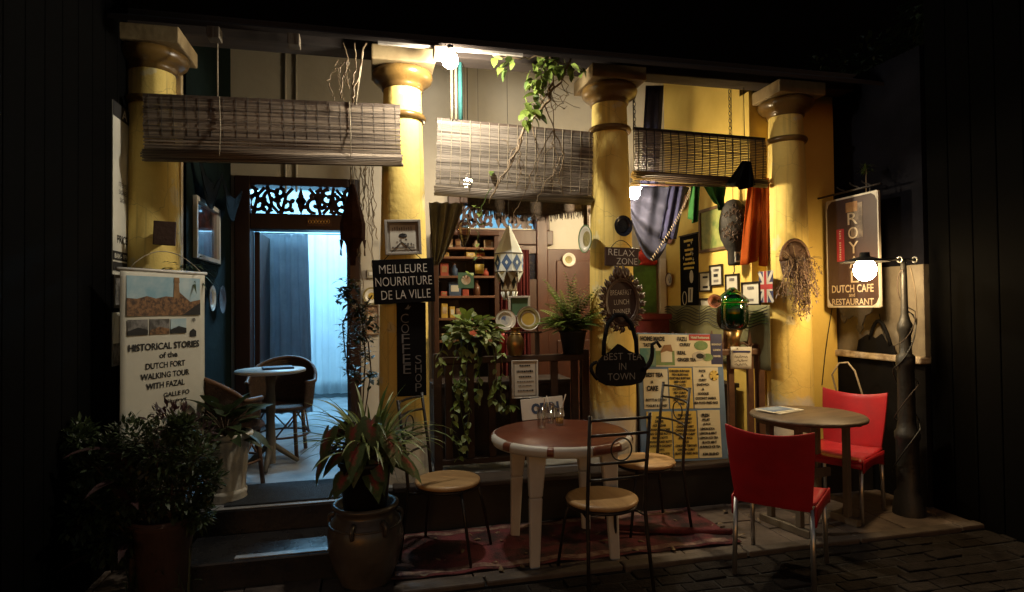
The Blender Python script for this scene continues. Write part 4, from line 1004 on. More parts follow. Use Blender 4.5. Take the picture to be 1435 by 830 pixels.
# ================================================================== TABLES AND CHAIRS IN FRONT
wt = thing('plastic_table', 'round white plastic table with reddish brown vinyl top', 'table', (1.145, 3.61, 0))
s = MB(); s.lathe([(0,.672),(.36,.672),(.40,.655),(.425,.655),(.436,.675),(.434,.706),(.42,.715),(0,.715)], 48); s.build('tabletop', 'white_plastic', wt)
q = random.Random(4)
s = MB(); s.lathe([(0,.7185),(.405,.7185),(.409,.714)], 48, mod=lambda a, z: 1+.006*math.sin(a*5)+.004*math.sin(a*11)); s.build('vinyl_top', 'vinyl_red', wt)
for a0, a1 in ((R(-118),R(-113)),(R(-84),R(-56)),(R(-158),R(-150)),(R(-30),R(60)),(R(80),R(170))):
    s = MB(); s.sheet(lambda a, b: ((.4405-.03*max(0,b-.7)/.3)*math.cos(a0+(a1-a0)*a), (.4405-.03*max(0,b-.7)/.3)*math.sin(a0+(a1-a0)*a), .668+.050*b), 10, 4); s.build('vinyl_edge', 'vinyl_red', wt, solid=.002)
for sx in (-1, 1):
    for sy in (-1, 1):
        s = MB()
        for (x0, y0, z0_, w0), (x1, y1, z1_, w1_) in (((.245,.245,.0,.029),(.232,.232,.40,.039)), ((.232,.232,.40,.039),(.22,.22,.66,.056))):
            a = [(sx*x0+dx*w0, sy*y0+dy*w0*.55, z0_) for dx, dy in ((-1,-1),(1,-1),(1,1),(-1,1))]; b = [(sx*x1+dx*w1_, sy*y1+dy*w1_*.55, z1_) for dx, dy in ((-1,-1),(1,-1),(1,1),(-1,1))]
            s.add(a+b, [(0,1,5,4),(1,2,6,5),(2,3,7,6),(3,0,4,7),(3,2,1,0),(4,5,6,7)])
        s.build('leg', 'white_plastic', wt, bevel=.01)

def iron_chair(label, loc, ang):
    t = thing('iron_chair', label, 'chair', loc, ang, 'black iron chairs with round wooden seats')
    s = MB(); s.lathe([(0,.428),(.18,.428),(.196,.434),(.2,.445),(.195,.456),(.18,.460),(0,.461)], 36); s.build('seat', 'seat_wood', t)
    s = MB(); s.ring((0,0,.420), .186, .009, 'z', 28); s.build('seat_ring', 'iron', t)
    for y in (-.165, .165):
        s = MB(); s.tube([(-.235,y*1.12,0),(-.205,y*1.04,.25),(-.185,y,.44),(-.200,y,.62),(-.245,y*1.03,.95)], .0105, 8); s.build('back_post', 'iron', t)
        s = MB(); s.tube([(.135,y*.78,.42),(.165,y*.95,.30),(.215,y*1.12,0)], .0095, 8); s.build('leg', 'iron', t)
    for z in (.925, .845, .695, .610):
        x = -.245+(.95-z)*.045/.33 if z > .62 else -.199
        s = MB(); s.tube([(x,-.168,z),(x-.022,-.09,z+.004),(x-.03,0,z+.006),(x-.022,.09,z+.004),(x,.168,z)], .0078, 7); s.build('back_rail', 'iron', t)
    s = MB(); s.ring((-.252,0,.772), .058, .0045, 'x', 22); s.build('back_ring', 'iron', t)
    s = MB(); s.tube([(-.19,-.16,.40),(0,-.13,.40),(.135,-.13,.40)], .006, 6); s.tube([(-.19,.16,.40),(0,.13,.40),(.135,.13,.40)], .006, 6); s.build('seat_brace', 'iron', t)
    return t
iron_chair('iron chair with wooden seat at the left, beside the big glazed jar', (.445, 3.69, 0), R(-29))
iron_chair('iron chair seen from behind in front of the round red topped table', (1.235, 3.165, -.012), R(93))
iron_chair('iron chair with wooden seat in front of the menu board', (1.80, 3.80, 0), R(183))

def red_chair(label, loc, ang):
    t = thing('red_plastic_chair', label, 'chair', loc, ang, 'red plastic chairs at the right')
    def back(a, b):
        y = (a-.5)*2; wv = .215+.012*b-.02*(1-b)**2
        z = .405+b*(.405+.035*y*y)
        x = -.205-.075*b+.045*(1-y*y)*-.6*(.4+b*.6)
        return (x, y*wv, z)
    s = MB(); s.sheet(back, 18, 12); s.build('backrest', 'red_plastic', t, solid=.014, bevel=.004)
    def seat(a, b):
        x = -.205+.42*a; y = (b-.5)*2; z = .437+.012*y*y-.016*math.sin(a*math.pi)-(.03*max(0,a-.85)/.15)
        return (x, y*(.208+.012*a), z)
    s = MB(); s.sheet(seat, 14, 12); s.build('seat', 'red_plastic', t, solid=.014)
    for y in (-1, 1):
        s = MB(); s.sheet(lambda a, b: (-.215+.43*a, y*(.212+.011*a), .435-b*(.055+.05*(1-a)**3+.03*a**4)), 12, 3); s.build('side_skirt', 'red_plastic', t, solid=.010)
        s = MB(); s.tube([(-.205,y*.196,.42),(-.235,y*.202,0)], .0135, 10); s.build('leg', 'aluminium', t)
        s = MB(); s.tube([(.175,y*.198,.42),(.205,y*.204,0)], .0135, 10); s.build('leg', 'aluminium', t)
    s = MB(); s.sheet(lambda a, b: (.215+.003*b, (a-.5)*.43, .41-b*.035), 8, 2); s.build('front_skirt', 'red_plastic', t, solid=.010)
    return t
red_chair('red plastic chair seen from behind on the brick road', (2.285, 3.055, -.012), R(42))
red_chair('red plastic chair facing left between wooden table and street lamp', (3.30, 3.74, 0), R(208))

ot = thing('wooden_table', 'old dark round wooden table between the two red chairs', 'table', (2.90, 3.58, 0), R(12))
s = MB(); s.lathe([(0,.715),(.345,.715),(.365,.722),(.368,.735),(.36,.744),(0,.746)], 44, mod=lambda a, z: 1+.008*math.sin(3*a)+.004*math.sin(9*a)); s.build('tabletop', 'old_table_wood', ot)
for sx in (-1, 1):
    for sy in (-.115, .115):
        s = MB(); s.bx(sx*.23-.02, sx*.23+.02, sy-.02, sy+.02, .05, .714); s.build('leg', 'weathered_wood', ot, bevel=.004)
    s = MB(); s.bx(sx*.23-.024, sx*.23+.024, -.20, .20, 0, .05); s.build('foot', 'weathered_wood', ot, bevel=.006)
    s = MB(); s.bx(sx*.23-.015, sx*.23+.015, -.093, .093, .13, .165); s.build('stretcher', 'weathered_wood', ot, bevel=.004)
    s = MB(); s.bx(sx*.23-.018, sx*.23+.018, -.22, .22, .672, .7145); s.build('bearer', 'weathered_wood', ot, bevel=.004)
s = MB(); s.bx(-.205, .205, -.015, .015, .30, .36); s.build('stretcher', 'weathered_wood', ot, bevel=.004)
p = onZ(1093, 575, .75)
t = thing('leaflet', 'white and blue leaflets lying on the old wooden table', 'leaflet', (p.x, p.y, .747), R(20))
s = MB(); s.bx(-.14, .14, -.095, .095, 0, .006); s.build('sheet', 'paper', t)
s = MB(); s.bx(-.15, .10, -.08, .09, .0065, .011); s.build('sheet', 'paper', t, rot=(0,0,R(-8)))
s = MB(); s.bx(-.13, .08, -.06, .08, .0115, .013); s.build('picture', 'blue_print', t, rot=(0,0,R(-8)))

# drinks and the open sign on the red topped table
TZ = .7188
def glass(label, u, v, fill, straws, h=.13, r=.030):
    p = onZ(u, v, TZ)
    t = thing('drinking_glass', label, 'glass', (p.x, p.y, TZ+.001), 0, 'glasses on the round table')
    s = MB(); s.lathe([(0,.0),(r*.86,0),(r,h),(r-.0022,h),(r*.84,.010),(0,.010)], 24); s.build('tumbler', 'clear_glass', t)
    if fill:
        s = MB(); s.lathe([(0,.0115),(r*.82,.0115),(r*.80+r*.14*fill,h*fill),(0,h*fill)], 20); s.build('juice', 'juice', t)
    for (x0, y0), (x1, y1), hh, bend in straws:
        pts = [(x0,y0,.013),(x1,y1,hh)] + ([(x1+bend[0], y1+bend[1], hh+bend[2])] if bend else []); s = MB(); s.tube(pts, .0034, 6); s.build('straw', 'straw_white', t)
    return t
glass('empty glass with a bent straw, leftmost of three', 759, 600, 0, [((-.01,0),(.028,.01),.185,(-.045,0,.012))])
glass('empty glass with straight straw, middle of three', 771, 593, 0, [((.012,0),(-.02,.01),.18,None)])
glass('glass of yellow juice with a straw, rightmost of three', 784, 596, .38, [((.0,0.0),(.030,.0),.15,(.016,0,.05))], h=.115)
p = onZ(762, 590, TZ); cx, z0, w, h = rectY(732, 561, 791, 590, p.y+.08)
t = thing('open_sign', 'white OPEN sign standing behind the drinks on the round table', 'sign', (cx, p.y+.08, TZ+.001), (R(-8), R(-3), 0))
s = MB(); s.bx(-w/2, w/2, 0, .008, 0, h); s.build('board', 'white_paint', t, bevel=.002)
text('OPEN', w*.06, h*.5, w*.66, h*.52, 'goods_blue', t, -.0015, .07)
s = MB(); s.bx(-w*.3, w*.3, .01, .03, 0, .02); s.build('stand', 'white_paint', t)

# rug and pale flecks
rug = thing('worn_rug', 'worn red patterned rug on the terrace under the tables and chairs', 'rug', (1.15, 3.72, .004))
def rugf(a, b): return ((a-.5)*2.2, (b-.5)*.66, .007+.006*math.sin(a*31+b*5)*math.sin(b*9+a*3)+.004*math.sin(a*57))
s = MB(); s.sheet(rugf, 60, 18); s.build('weave', 'rug_red', rug, solid=.004)
s = MB(); s.sheet(lambda a, b: (lambda p: (p[0], p[1]-.0, p[2]+.004))(rugf(.03+.94*a, .04+.08*b)), 50, 2); s.sheet(lambda a, b: (lambda p: (p[0], p[1], p[2]+.004))(rugf(.03+.94*a, .88+.08*b)), 50, 2); s.build('border', 'rug_pale', rug)
q = random.Random(21)
for i in range(34):  # pale bits added for the bright flecks on the ground
    x, y = q.uniform(.2, 2.9), q.uniform(3.34, 4.05); s = MB(); k = q.uniform(.010,.032)
    s.sheet(lambda a, b: ((a-.5)*k*2, (b-.5)*k*(.4+.6*math.sin(a*3.1)), .004+.006*math.sin(a*4+i)), 4, 2)
    o = s.build('pale_fleck', 'dry_stem', loc=(x, y, .014), rot=(0,0,q.uniform(0,6.28)), solid=.001); tag(o, 'small pale leaf-shaped fleck on the terrace', 'leaf', 'pale flecks on the terrace')

# cloth and broom under the table, hose, shop items
pp = onZ(930, 733, .05)
s = MB(); s.tube([(-.30,.10,.05),(-.1,.03,.04),(.2,-.04,.03),(.42,-.10,.025)], [.02,.022,.022,.02], 8); tag(s.build('red_rolled_mat', 'rug_red', loc=(1.85, 3.62, 0)), 'rolled red cloth lying on the terrace by the menu board', 'cloth')
P = [onY(1172, 548, 4.2), onY(1166, 525, 4.15), onY(1176, 509, 4.1), onY(1188, 508, 4.05), onY(1198, 520, 4.0), onY(1208, 552, 3.98), onY(1222, 600, 3.98)]
P = [Vector((p_.x, p_.y, p_.z)) for p_ in P]; P += [Vector((P[-1].x+.05, 3.95, .25)), Vector((P[-1].x+.02, 3.9, .012))]; P = [Vector((P[0].x, 4.2, .3))]+P
s = MB(); s.tube([p_-P[-1] for p_ in P], .007, 6); tag(s.build('garden_hose', 'cord', loc=P[-1]), 'pale hose looping up behind the farther red chair', 'hose')

# kettle-shaped shadow above the neighbour's ledge, built as a black cut-out
t = thing('kettle_shadow', 'black cut-out standing in for the kettle shaped shadow above the pale ledge', 'sign', (3.90, 4.03, 1.105), -R(90))
s = MB(); s.prism([(-.19,0),(.19,0),(.17,.06),(.10,.085),(.06,.15),(.0,.11),(-.08,.14),(-.17,.09)], 0, .014); s.build('body', 'black_board', t)
s = MB(); s.tube(arc((-.06,.007,.10),(.03,.007,.42),(.14,.007,.06),10), .014, 7); s.build('handle', 'black_board', t)

# added dark benches that keep the space behind the railings black
t = thing('added_dark_bench', 'added dark bench blacking out the space behind the dark railing', 'bench', (1.0, 4.78, FZ))
s = MB(); s.bx(-.56,.56,-.17,.17,.58,.62); s.build('seat', 'bench_wood', t, bevel=.006)
s = MB(); s.bx(-.55,.55,-.15,.15,.02,.579); s.build('chest', 'bench_wood', t)
t = thing('added_wall_bench', 'added dark bench darkening the foot of the yellow side wall', 'bench', (2.86, 5.25, FZ))
s = MB(); s.bx(-.22,.22,-.62,.62,.48,.52); s.build('seat', 'bench_wood', t, bevel=.006)
s = MB(); s.bx(-.20,.20,-.60,.60,.02,.479); s.build('chest', 'bench_wood', t)

# ================================================================== BAY 1: DOORWAY, VERANDA TABLE
def curtain(name, label, cat, x0, x1, Y, zt, zb, m, folds, amp, flare=0, tilt_y=0, group=None, th=.0015, hem=.0):
    w = x1-x0; q = random.Random(int(x0*100)+folds); ph = [q.uniform(0,6.28) for _ in range(4)]
    def f(a, b):
        k = .35+.65*(1-b); y = amp*k*(math.sin(a*folds*6.283+ph[0])+.45*math.sin(a*folds*2.7*6.283+ph[1]+b)) + tilt_y*a
        x = (a-.5)*(w+flare*(1-b)) + .012*math.sin(a*folds*6.283*1.3+ph[2])*(1-b)
        return (x, y, b*(zt-zb)+hem*math.sin(a*5+ph[3])*(1-b))
    s = MB(); s.sheet(f, max(40, folds*8), 12); o = s.build(name, m, loc=((x0+x1)/2, Y, zb), solid=th); return tag(o, label, cat, group)
xa, xb = onY(424, 430, 8.35).x, onY(520, 430, 8.35).x
curtain('white_curtain', 'bright white sheer curtain seen through the open door', 'curtain', xa-.5, xb+.5, 8.45, 2.62, .36, 'curtain_white', 13, .035)
xa, xb = onY(330, 430, 6.75).x, onY(432, 430, 6.75).x
curtain('shaded_curtain', 'grey blue curtain hanging in the left half of the doorway', 'curtain', xa, xb, 6.75, onY(390, 328, 6.75).z, .40, 'curtain_shade', 7, .035, .1)
s = MB(); s.tube([(xa-.1, 6.75, onY(390, 327, 6.75).z), (xb+1.2, 6.8, onY(390, 327, 6.75).z)], .006, 6); tag(s.build('curtain_wire', 'iron'), 'thin wire carrying the grey blue curtain', 'wire')
cx, z0, w, h = rectY(445, 322, 482, 345, 8.86)
t, w, h = framed('far_window_picture', 'small framed print on the far wall above the white curtain', (cx, z0, w, h), 8.88, 'frame_black', .02, 'goods_green')
# door mat; step-edge highlight laid on as a pale strip
a, b = onZ(362, 660, FZ).x, onZ(470, 660, FZ).x
t = thing('door_mat', 'dark blue door mat at the top of the steps', 'mat', (-.48, 4.20, .3005)); s = MB(); s.bx(-.40, .42, -.22, .22, 0, .012); s.build('pile', 'mat_dark', t, bevel=.005)
a = onZ(395, 776, .15)
t = thing('step_highlight', 'narrow pale strip standing in for the highlight on the lower step edge', 'mat', (-.45, 3.56, .1505)); s = MB(); s.bx(-.28, .27, -.022, .022, 0, .005); s.build('strip', 'cement_floor', t)
# round table on the veranda
p = onZ(379, 518, 1.04)
vt = thing('veranda_table', 'round pale topped wooden table by the open door', 'table', (p.x, p.y, FZ))
s = MB(); s.lathe([(0,.715),(.23,.715),(.255,.722),(.258,.732),(.25,.742),(0,.743)], 36); s.build('tabletop', 'white_plastic', vt)
s = MB(); s.lathe([(.035,.03),(.038,.2),(.030,.35),(.036,.5),(.030,.6),(.045,.714),(0,.714)], 14); s.build('pedestal', 'weathered_wood', vt)
for k in range(3):
    a = k*2.09+.5; s = MB(); s.tube([(.03*math.cos(a),.03*math.sin(a),.16),(.13*math.cos(a),.13*math.sin(a),.08),(.21*math.cos(a),.21*math.sin(a),.016)], [.022,.02,.016], 7); s.build('foot', 'weathered_wood', vt)
t = thing('menu_folder', 'blue menu folder lying on the veranda table', 'menu', (p.x+.05, p.y+.02, FZ+.744), R(14)); s = MB(); s.bx(-.11,.11,-.075,.075,0,.012); s.build('cover', 'goods_blue', t, bevel=.003); s = MB(); s.bx(-.105,.105,-.07,.07,.0125,.015); s.build('card', 'blue_print', t)

def rattan_chair(label, loc, ang):
    t = thing('rattan_chair', label, 'chair', loc, ang, 'rattan armchairs on the veranda')
    n = 22
    def rim(k): a = R(-125)+R(250)*k/n+math.pi; return Vector((.25*math.cos(a)+.0, .27*math.sin(a), .60+.18*max(0, -math.cos(a))**.8))
    s = MB(); s.tube([rim(k) for k in range(n+1)], .016, 8); s.build('arm_rim', 'rattan', t)
    s = MB(); s.sheet(lambda a, b: (lambda p_: (p_.x*(.9+.1*b), p_.y*(.9+.1*b), .40+(p_.z-.40)*b))(rim(a*n)), 44, 10); s.build('woven_back', 'rattan_weave', t, solid=.012)
    s = MB(); s.lathe([(0,.375),(.22,.375),(.245,.39),(.24,.41),(.18,.42),(0,.41)], 28); s.build('seat', 'rattan_weave', t)
    for a in (40, 140, 220, 320):
        c, sn = math.cos(R(a)), math.sin(R(a)); s = MB(); s.tube([(.20*c,.21*sn,.40),(.215*c,.225*sn,.2),(.235*c,.245*sn,0)], .016, 8); s.build('leg', 'rattan', t)
    s = MB(); s.ring((0,0,.17), .222, .009, 'z', 24); s.build('stretcher_ring', 'rattan', t)
    for a in (0, 90, 180, 270):
        s = MB(); c, sn = math.cos(R(a)), math.sin(R(a)); s.tube([(.22*c,.22*sn,.17),(.215*math.cos(R(a+45)),.22*math.sin(R(a+45)),.37)], .007, 6); s.tube([(.22*c,.22*sn,.17),(.215*math.cos(R(a-45)),.22*math.sin(R(a-45)),.37)], .007, 6); s.build('brace', 'rattan', t)
    return t
rattan_chair('rattan chair on the near side of the veranda table', (p.x-.22, p.y-.42, FZ), R(35))
rattan_chair('rattan chair behind the veranda table', (p.x+.02, p.y+.42, FZ), R(-95))

# picture, plates, drapery and light on the dark green side wall
X0 = XL+.004
cy = (onX(270,330,X0).y+onX(304,330,X0).y)/2; w = onX(304,330,X0).y-onX(270,330,X0).y
z0, z1 = onX(287,366,X0).z, onX(287,284,X0).z
framed('wall_picture', 'reddish picture in a white frame on the dark green side wall', (cy, z0, w, z1-z0), 0, 'frame_white', .035, 'photo_reddish', X=X0, rotz=R(90), depth=.03)
p = onX(295, 418, X0+.03); plate('white patterned plate on the dark green wall below the picture', p, .10, [(1,'plate_white'),(.75,'plate_white'),(.55,'plate_brown')], (0,0,R(90)))
p = onX(309, 420, X0+.03); plate('dark brown plate on the dark green wall next to the door', p, .115, [(1,'cabinet_dark'),(.8,'cabinet_dark')], (0,0,R(90)))
def swag(name, label, pts_top, sag, m, drop, cat='drape'):
    """cloth hung in swags between fixed points (x, y, z)"""
    t = thing(name, label, cat, pts_top[0]); o0 = Vector(pts_top[0])
    for (a, b) in zip(pts_top[:-1], pts_top[1:]):
        a, b = Vector(a)-o0, Vector(b)-o0
        s = MB(); s.sheet(lambda u_, v_: tuple(a.lerp(b, u_)+Vector((0, .03*math.sin(v_*9+u_*2)+.02*math.sin(u_*14), -4*u_*(1-u_)*(sag+drop*v_)-.05*v_))), 22, 14); s.build('swag', m, t, solid=.002)
    return t
a, b = onY(248, 232, 4.75), onY(330, 236, 5.7)
swag('dark_drape', 'dark cloth bunched high over the green side wall', [(XL+.06, 4.7, 2.62), (XL+.10, 5.2, 2.6), (XL+.12, 5.85, 2.6)], .14, 'drape_dark', .16)
s = MB()
for k in range(60):
    d = rdir(-.6,.4); add_leaf(s, Vector((0,0,0))+d*rnd.uniform(.02,.16)+Vector((0,0,.1)), d, rnd.uniform(.06,.12), .02, .3)
p = onX(258, 370, XL+.08); tag(s.build('dried_bouquet', 'leaf_dark', loc=(XL+.09, p.y, p.z-.12), fix=False), 'dark dried bouquet below the picture on the green wall', 'bouquet')

# fabric lantern beside the door, switch box and small frames
YW = YB-.06
def fabric_lantern(label, u, vt, vb, Y, wpx, m, tri):
    x = onY(u, vt, Y).x; zt, zb = onY(u, vt, Y).z, onY(u, vb, Y).z; H = zt-zb; r = (onY(u+wpx/2, vb, Y).x-onY(u-wpx/2, vb, Y).x)/2
    t = thing('fabric_lantern', label, 'lantern', (x, Y, zb))
    s = MB(); s.lathe([(.01,H),(.02,H*.98),(r*.98,H*.52)], 8, smooth=False); s.build('cone', m, t)
    s = MB(); s.lathe([(r,H*.52),(r*.98,H*.32),(r*.75,H*.30)], 8, smooth=False); s.build('drum', m, t)
    for k in range(8):
        a = R(45)*k+R(22); s = MB(); c, sn = math.cos(a), math.sin(a); tx_, ty_ = -sn, c
        s.add([(r*.97*c+tx_*r*.36, r*.97*sn+ty_*r*.36, H*.31),(r*.97*c-tx_*r*.36, r*.97*sn-ty_*r*.36, H*.31),(r*1.0*c, r*1.0*sn, H*.19)], [(0,1,2)]); s.build('pennant', tri, t, solid=.003)
        s = MB(); s.tube([(r*c, r*sn, H*.19),(r*c, r*sn, H*.12)], [.004,.007], 5); s.build('tassel', 'tassel', t)
    s = MB(); s.lathe([(r*.55,H*.31),(r*.52,H*.16),(r*.3,H*.10),(.02,H*.0)], 8, smooth=False); s.build('lower_drum', m, t)
    s = MB(); s.tube([(0,0,H),(0,0,3.35-zb)], .002, 4); s.build('string', 'dark_cord', t)
    return t
fabric_lantern('brown mosaic fabric lantern hanging in front of the door frame', 494, 258, 372, 5.0, 36, 'mosaic_brown', 'mosaic_brown')
cx, z0, w, h = rectY(514, 378, 526, 390, YB); t = thing('switch_box', 'small cream switch box on the wall right of the door', 'switch', (cx, YB, z0)); s = MB(); s.bx(-w/2, w/2, -.04, -.001, 0, h); s.build('box', 'switch_plastic', t, bevel=.006); s = MB(); s.bx(-.018,.018,-.048,-.041,h*.3,h*.7); s.build('rocker', 'white_paint', t)
p = onY(521, 415, YB-.02); plate('small yellow dish on the wall left of the chalk sign', p, .085, [(1,'plate_olive'),(.8,'plate_white'),(.4,'goods_yellow')])
framed('small_wall_picture', 'little gold framed picture left of the tall black board', rectY(512, 427, 531, 470, YB), YB-.002, 'frame_wood', .016, 'goods_cream')

# ================================================================== BAY 2: SHELVES AND ORNAMENTS
cx, z0, w, h = rectY(612, 332, 697, 600, 5.66); CB = h = onY(655, 330, 5.66).z-FZ
sb = thing('shelf_cabinet', 'dark wooden shelf unit with packed goods behind the left railing', 'shelf', (cx, 5.66, FZ)); D_ = .30
for sx in (-1, 1): s = MB(); s.bx(sx*w/2-.022, sx*w/2+.022, 0, D_, 0, h); s.build('side_panel', 'brown_wood', sb, bevel=.003)
s = MB(); s.bx(-w/2+.023, w/2-.023, D_-.012, D_, 0, h); s.build('back_panel', 'cabinet_dark', sb)
shz = [onY(655, v, 5.66).z-FZ for v in (348, 361, 388, 416, 447, 478)]+[.05]
for z in shz: s = MB(); s.bx(-w/2+.023, w/2-.023, 0, D_-.013, z-.012, z+.010); s.build('shelf_board', 'shelf_wood', sb, bevel=.003)
s = MB(); s.bx(-w/2-.03, w/2+.03, -.02, D_, h, h+.04); s.build('top_board', 'brown_wood', sb, bevel=.006)
q = random.Random(31); ms = ['goods_cream','goods_red','goods_blue','goods_cream','goods_yellow','goods_green','plate_brown','goods_red']
names = {'goods_cream':'cream','goods_red':'red','goods_blue':'blue','goods_yellow':'yellow','goods_green':'green','plate_brown':'brown'}
ordw = ['topmost','second','third','fourth','fifth','sixth']
for zi, z in enumerate(shz[:-1]):
    x = -w/2+.05; i = 0; nth = {}; avail = (h if zi == 0 else shz[zi-1])-z-.03
    while x < w/2-.09:
        bw = q.uniform(.045,.12); bh = min(avail-.01, q.uniform(.04,.15)); m = q.choice(ms)
        if q.random() < .78:
            nth[m] = nth.get(m, 0)+1
            o = thing('goods_box', '%s %s packet from the left on the %s shelf of the wooden unit' % (('first','second','third','fourth','fifth','sixth','seventh')[nth[m]-1], names[m], ordw[zi]), 'packet', (cx+x+bw/2, 5.66+.10+q.uniform(-.02,.05), FZ+z+.0105), q.uniform(-.2,.2), 'packets on the shelf unit')
            if q.random() < .3:
                s = MB(); r = min(bw/2, .035); s.lathe([(0,0),(r,0),(r,bh*.6),(r*.5,bh*.75),(r*.5,bh),(0,bh)], 12); s.build('jar', m, o)
                s = MB(); s.lathe([(r*.55,bh*.9),(r*.56,bh+.008),(0,bh+.008)], 10); s.build('lid', 'plate_brown', o)
            else:
                s = MB(); s.bx(-bw/2, bw/2, -.03, .03, 0, bh); s.build('carton', m, o, bevel=.003)
                s = MB(); s.bx(-bw*.33, bw*.33, -.0325, -.0305, bh*.3, bh*.75); s.build('print', q.choice(['goods_cream','print_brown','goods_red','paper']), o)
        x += bw+.02
# red striped curtain right of shelves
xa, xb = onY(699, 420, 5.7).x, onY(742, 420, 5.7).x
for i, (a, b, zt) in enumerate(((xa, xa+.16, 345), (xb-.13, xb, 350))):
    z1 = onY(720, zt, 5.7).z
    curtain('striped_curtain', 'dark red hanging curtain %s the star lantern' % ('left of' if i == 0 else 'right of'), 'curtain', a, b, 5.7, z1, .45, 'curtain_red', 4, .02, .03)
# valance fringe along the opening
cx, z0, w, h = rectY(655, 280, 826, 300, 4.72); zt = z0+h
vl = thing('fringed_valance', 'brown fringed cloth valance under the pale blind', 'valance', (cx, 4.7, z0))
s = MB(); s.sheet(lambda a, b: ((a-.5)*w, .02*math.sin(a*22), .05+b*.16-.06*math.sin(a*math.pi)*(1-b)*.6-.03*math.sin(a*math.pi)), 50, 6); s.build('band', 'fringe', vl, solid=.006)
s = MB(); q = random.Random(2)
for i in range(150):
    a = i/149; z = .05-.06*math.sin(a*math.pi)*.6-.03*math.sin(a*math.pi); L = q.uniform(.035,.06); x = (a-.5)*w; s.tube([(x,.02*math.sin(a*22),z+.01),(x+q.uniform(-.01,.01),.02*math.sin(a*22)-.005,z-L)], [.004,.002], 4)
s.build('fringe_threads', 'fringe', vl, kind='stuff')
s = MB(); s.tube([(-w/2,0,.21),(w/2,0,.21)], .008, 6); s.build('rod', 'dark_wood', vl)
xa = onY(822, 300, 4.7).x-cx; s = MB(); s.sheet(lambda a, b: (xa+(a-.5)*.05, .02*math.sin(a*9), .2-b*.32), 6, 8); s.build('end_drop', 'fringe', vl, solid=.006)
# grey side drape left of the shelves
def sided(a, b):
    zt, zb = onY(620, 284, 4.75).z, onY(610, 372, 4.75).z
    x0 = onY(601, 290, 4.75).x; x1 = onY(650, 290, 4.75).x; xe = onY(611, 370, 4.75).x
    x = (x0+(x1-x0)*a)*(1-b)**.7+(x0+(xe-x0)*(.6+.6*a))*(1-(1-b)**.7)
    return (x, 4.75+.03*math.sin(a*22)*(1-.5*b), zt+(zb-zt)*b)
s = MB(); s.sheet(sided, 40, 16); o = s.build('grey_side_drape', 'drape_grey', solid=.002); tag(o, 'grey green drape gathered between lit column and shelves', 'drape')
# star lantern
YL = 4.62
x = onY(713, 350, YL).x; zt, zb = onY(713, 317, YL).z, onY(713, 432, YL).z; r = .115; H = zt-zb
ln = thing('paper_lantern', 'pale cone lantern with blue diamond band hanging above the plates', 'lantern', (x, YL, zb))
s = MB(); s.lathe([(.012,H),(.016,H*.985),(r,H*.66)], 8, smooth=False); s.build('cone', 'lantern_white', ln)
s = MB(); s.lathe([(r,H*.655),(r*.98,H*.44),(r*.8,H*.435)], 8, smooth=False); s.build('drum', 'lantern_white', ln)
for k in range(8):
    a = R(45)*k; c, sn = math.cos(a+R(22.5)), math.sin(a+R(22.5)); d_ = r*.935; tx_, ty_ = -sn, c
    s = MB(); P_ = [(0,H*.65),(r*.36,H*.547),(0,H*.445),(-r*.36,H*.547)]; s.add([(c*d_+tx_*p_, sn*d_+ty_*p_, z) for p_, z in P_]+[(c*(d_-.006)+tx_*p_, sn*(d_-.006)+ty_*p_, z) for p_, z in P_], [(0,1,2,3),(7,6,5,4),(0,4,5,1),(1,5,6,2),(2,6,7,3),(3,7,4,0)]); dm = s.build('diamond', 'lantern_blue', ln)
    d2 = d_+.002
    s = MB(); P_ = [(0,H*.575),(.012,H*.547),(0,H*.52),(-.012,H*.547)]; s.add([(c*d2+tx_*p_, sn*d2+ty_*p_, z) for p_, z in P_]+[(c*(d2-.002)+tx_*p_, sn*(d2-.002)+ty_*p_, z) for p_, z in P_], [(0,1,2,3),(7,6,5,4),(0,4,5,1),(1,5,6,2),(2,6,7,3),(3,7,4,0)]); s.build('diamond_eye', 'lantern_white', dm)
for rr, z in ((r*1.01, H*.66), (r*.99, H*.44)): s = MB(); s.ring((0,0,z), rr, .004, 'z', 8); s.build('binding', 'dark_wood', ln)
for k in range(8):
    a = R(45)*k; c, sn = math.cos(a), math.sin(a); s = MB(); tx_, ty_ = -sn, c
    s.add([(r*.9*c+tx_*r*.34, r*.9*sn+ty_*r*.34, H*.435),(r*.9*c-tx_*r*.34, r*.9*sn-ty_*r*.34, H*.435),(r*.72*c, r*.72*sn, H*.31)], [(0,1,2)]); s.build('pennant', 'lantern_white' if k % 2 else 'lantern_tan', ln, solid=.003)
s = MB(); s.lathe([(r*.58,H*.43),(r*.56,H*.22),(r*.4,H*.17),(r*.12,H*.10)], 8, smooth=False); s.build('lower_drum', 'lantern_tan', ln)
for k in range(8):
    a = R(45)*k+R(22.5); c, sn = math.cos(a), math.sin(a); d_ = r*.545; tx_, ty_ = -sn, c; s = MB(); P_ = [(0,H*.41),(r*.2,H*.32),(0,H*.23),(-r*.2,H*.32)]
    s.add([(c*d_+tx_*p_, sn*d_+ty_*p_, z) for p_, z in P_], [(0,1,2,3)]); s.build('diamond', 'frame_black', ln, solid=.004)
    s = MB(); s.tube([(r*.5*c,r*.5*sn,H*.2),(r*.4*c,r*.4*sn,H*.10)], [.012,.004], 5); s.build('tassel', 'lantern_white', ln)
s = MB(); s.tube([(0,0,H*.10),(0,0,0)], [.010,.003], 6); s.build('tassel', 'tassel', ln)
s = MB(); s.tube([(0,0,H),(0,0,3.4-zb)], .002, 4); s.build('string', 'dark_cord', ln)
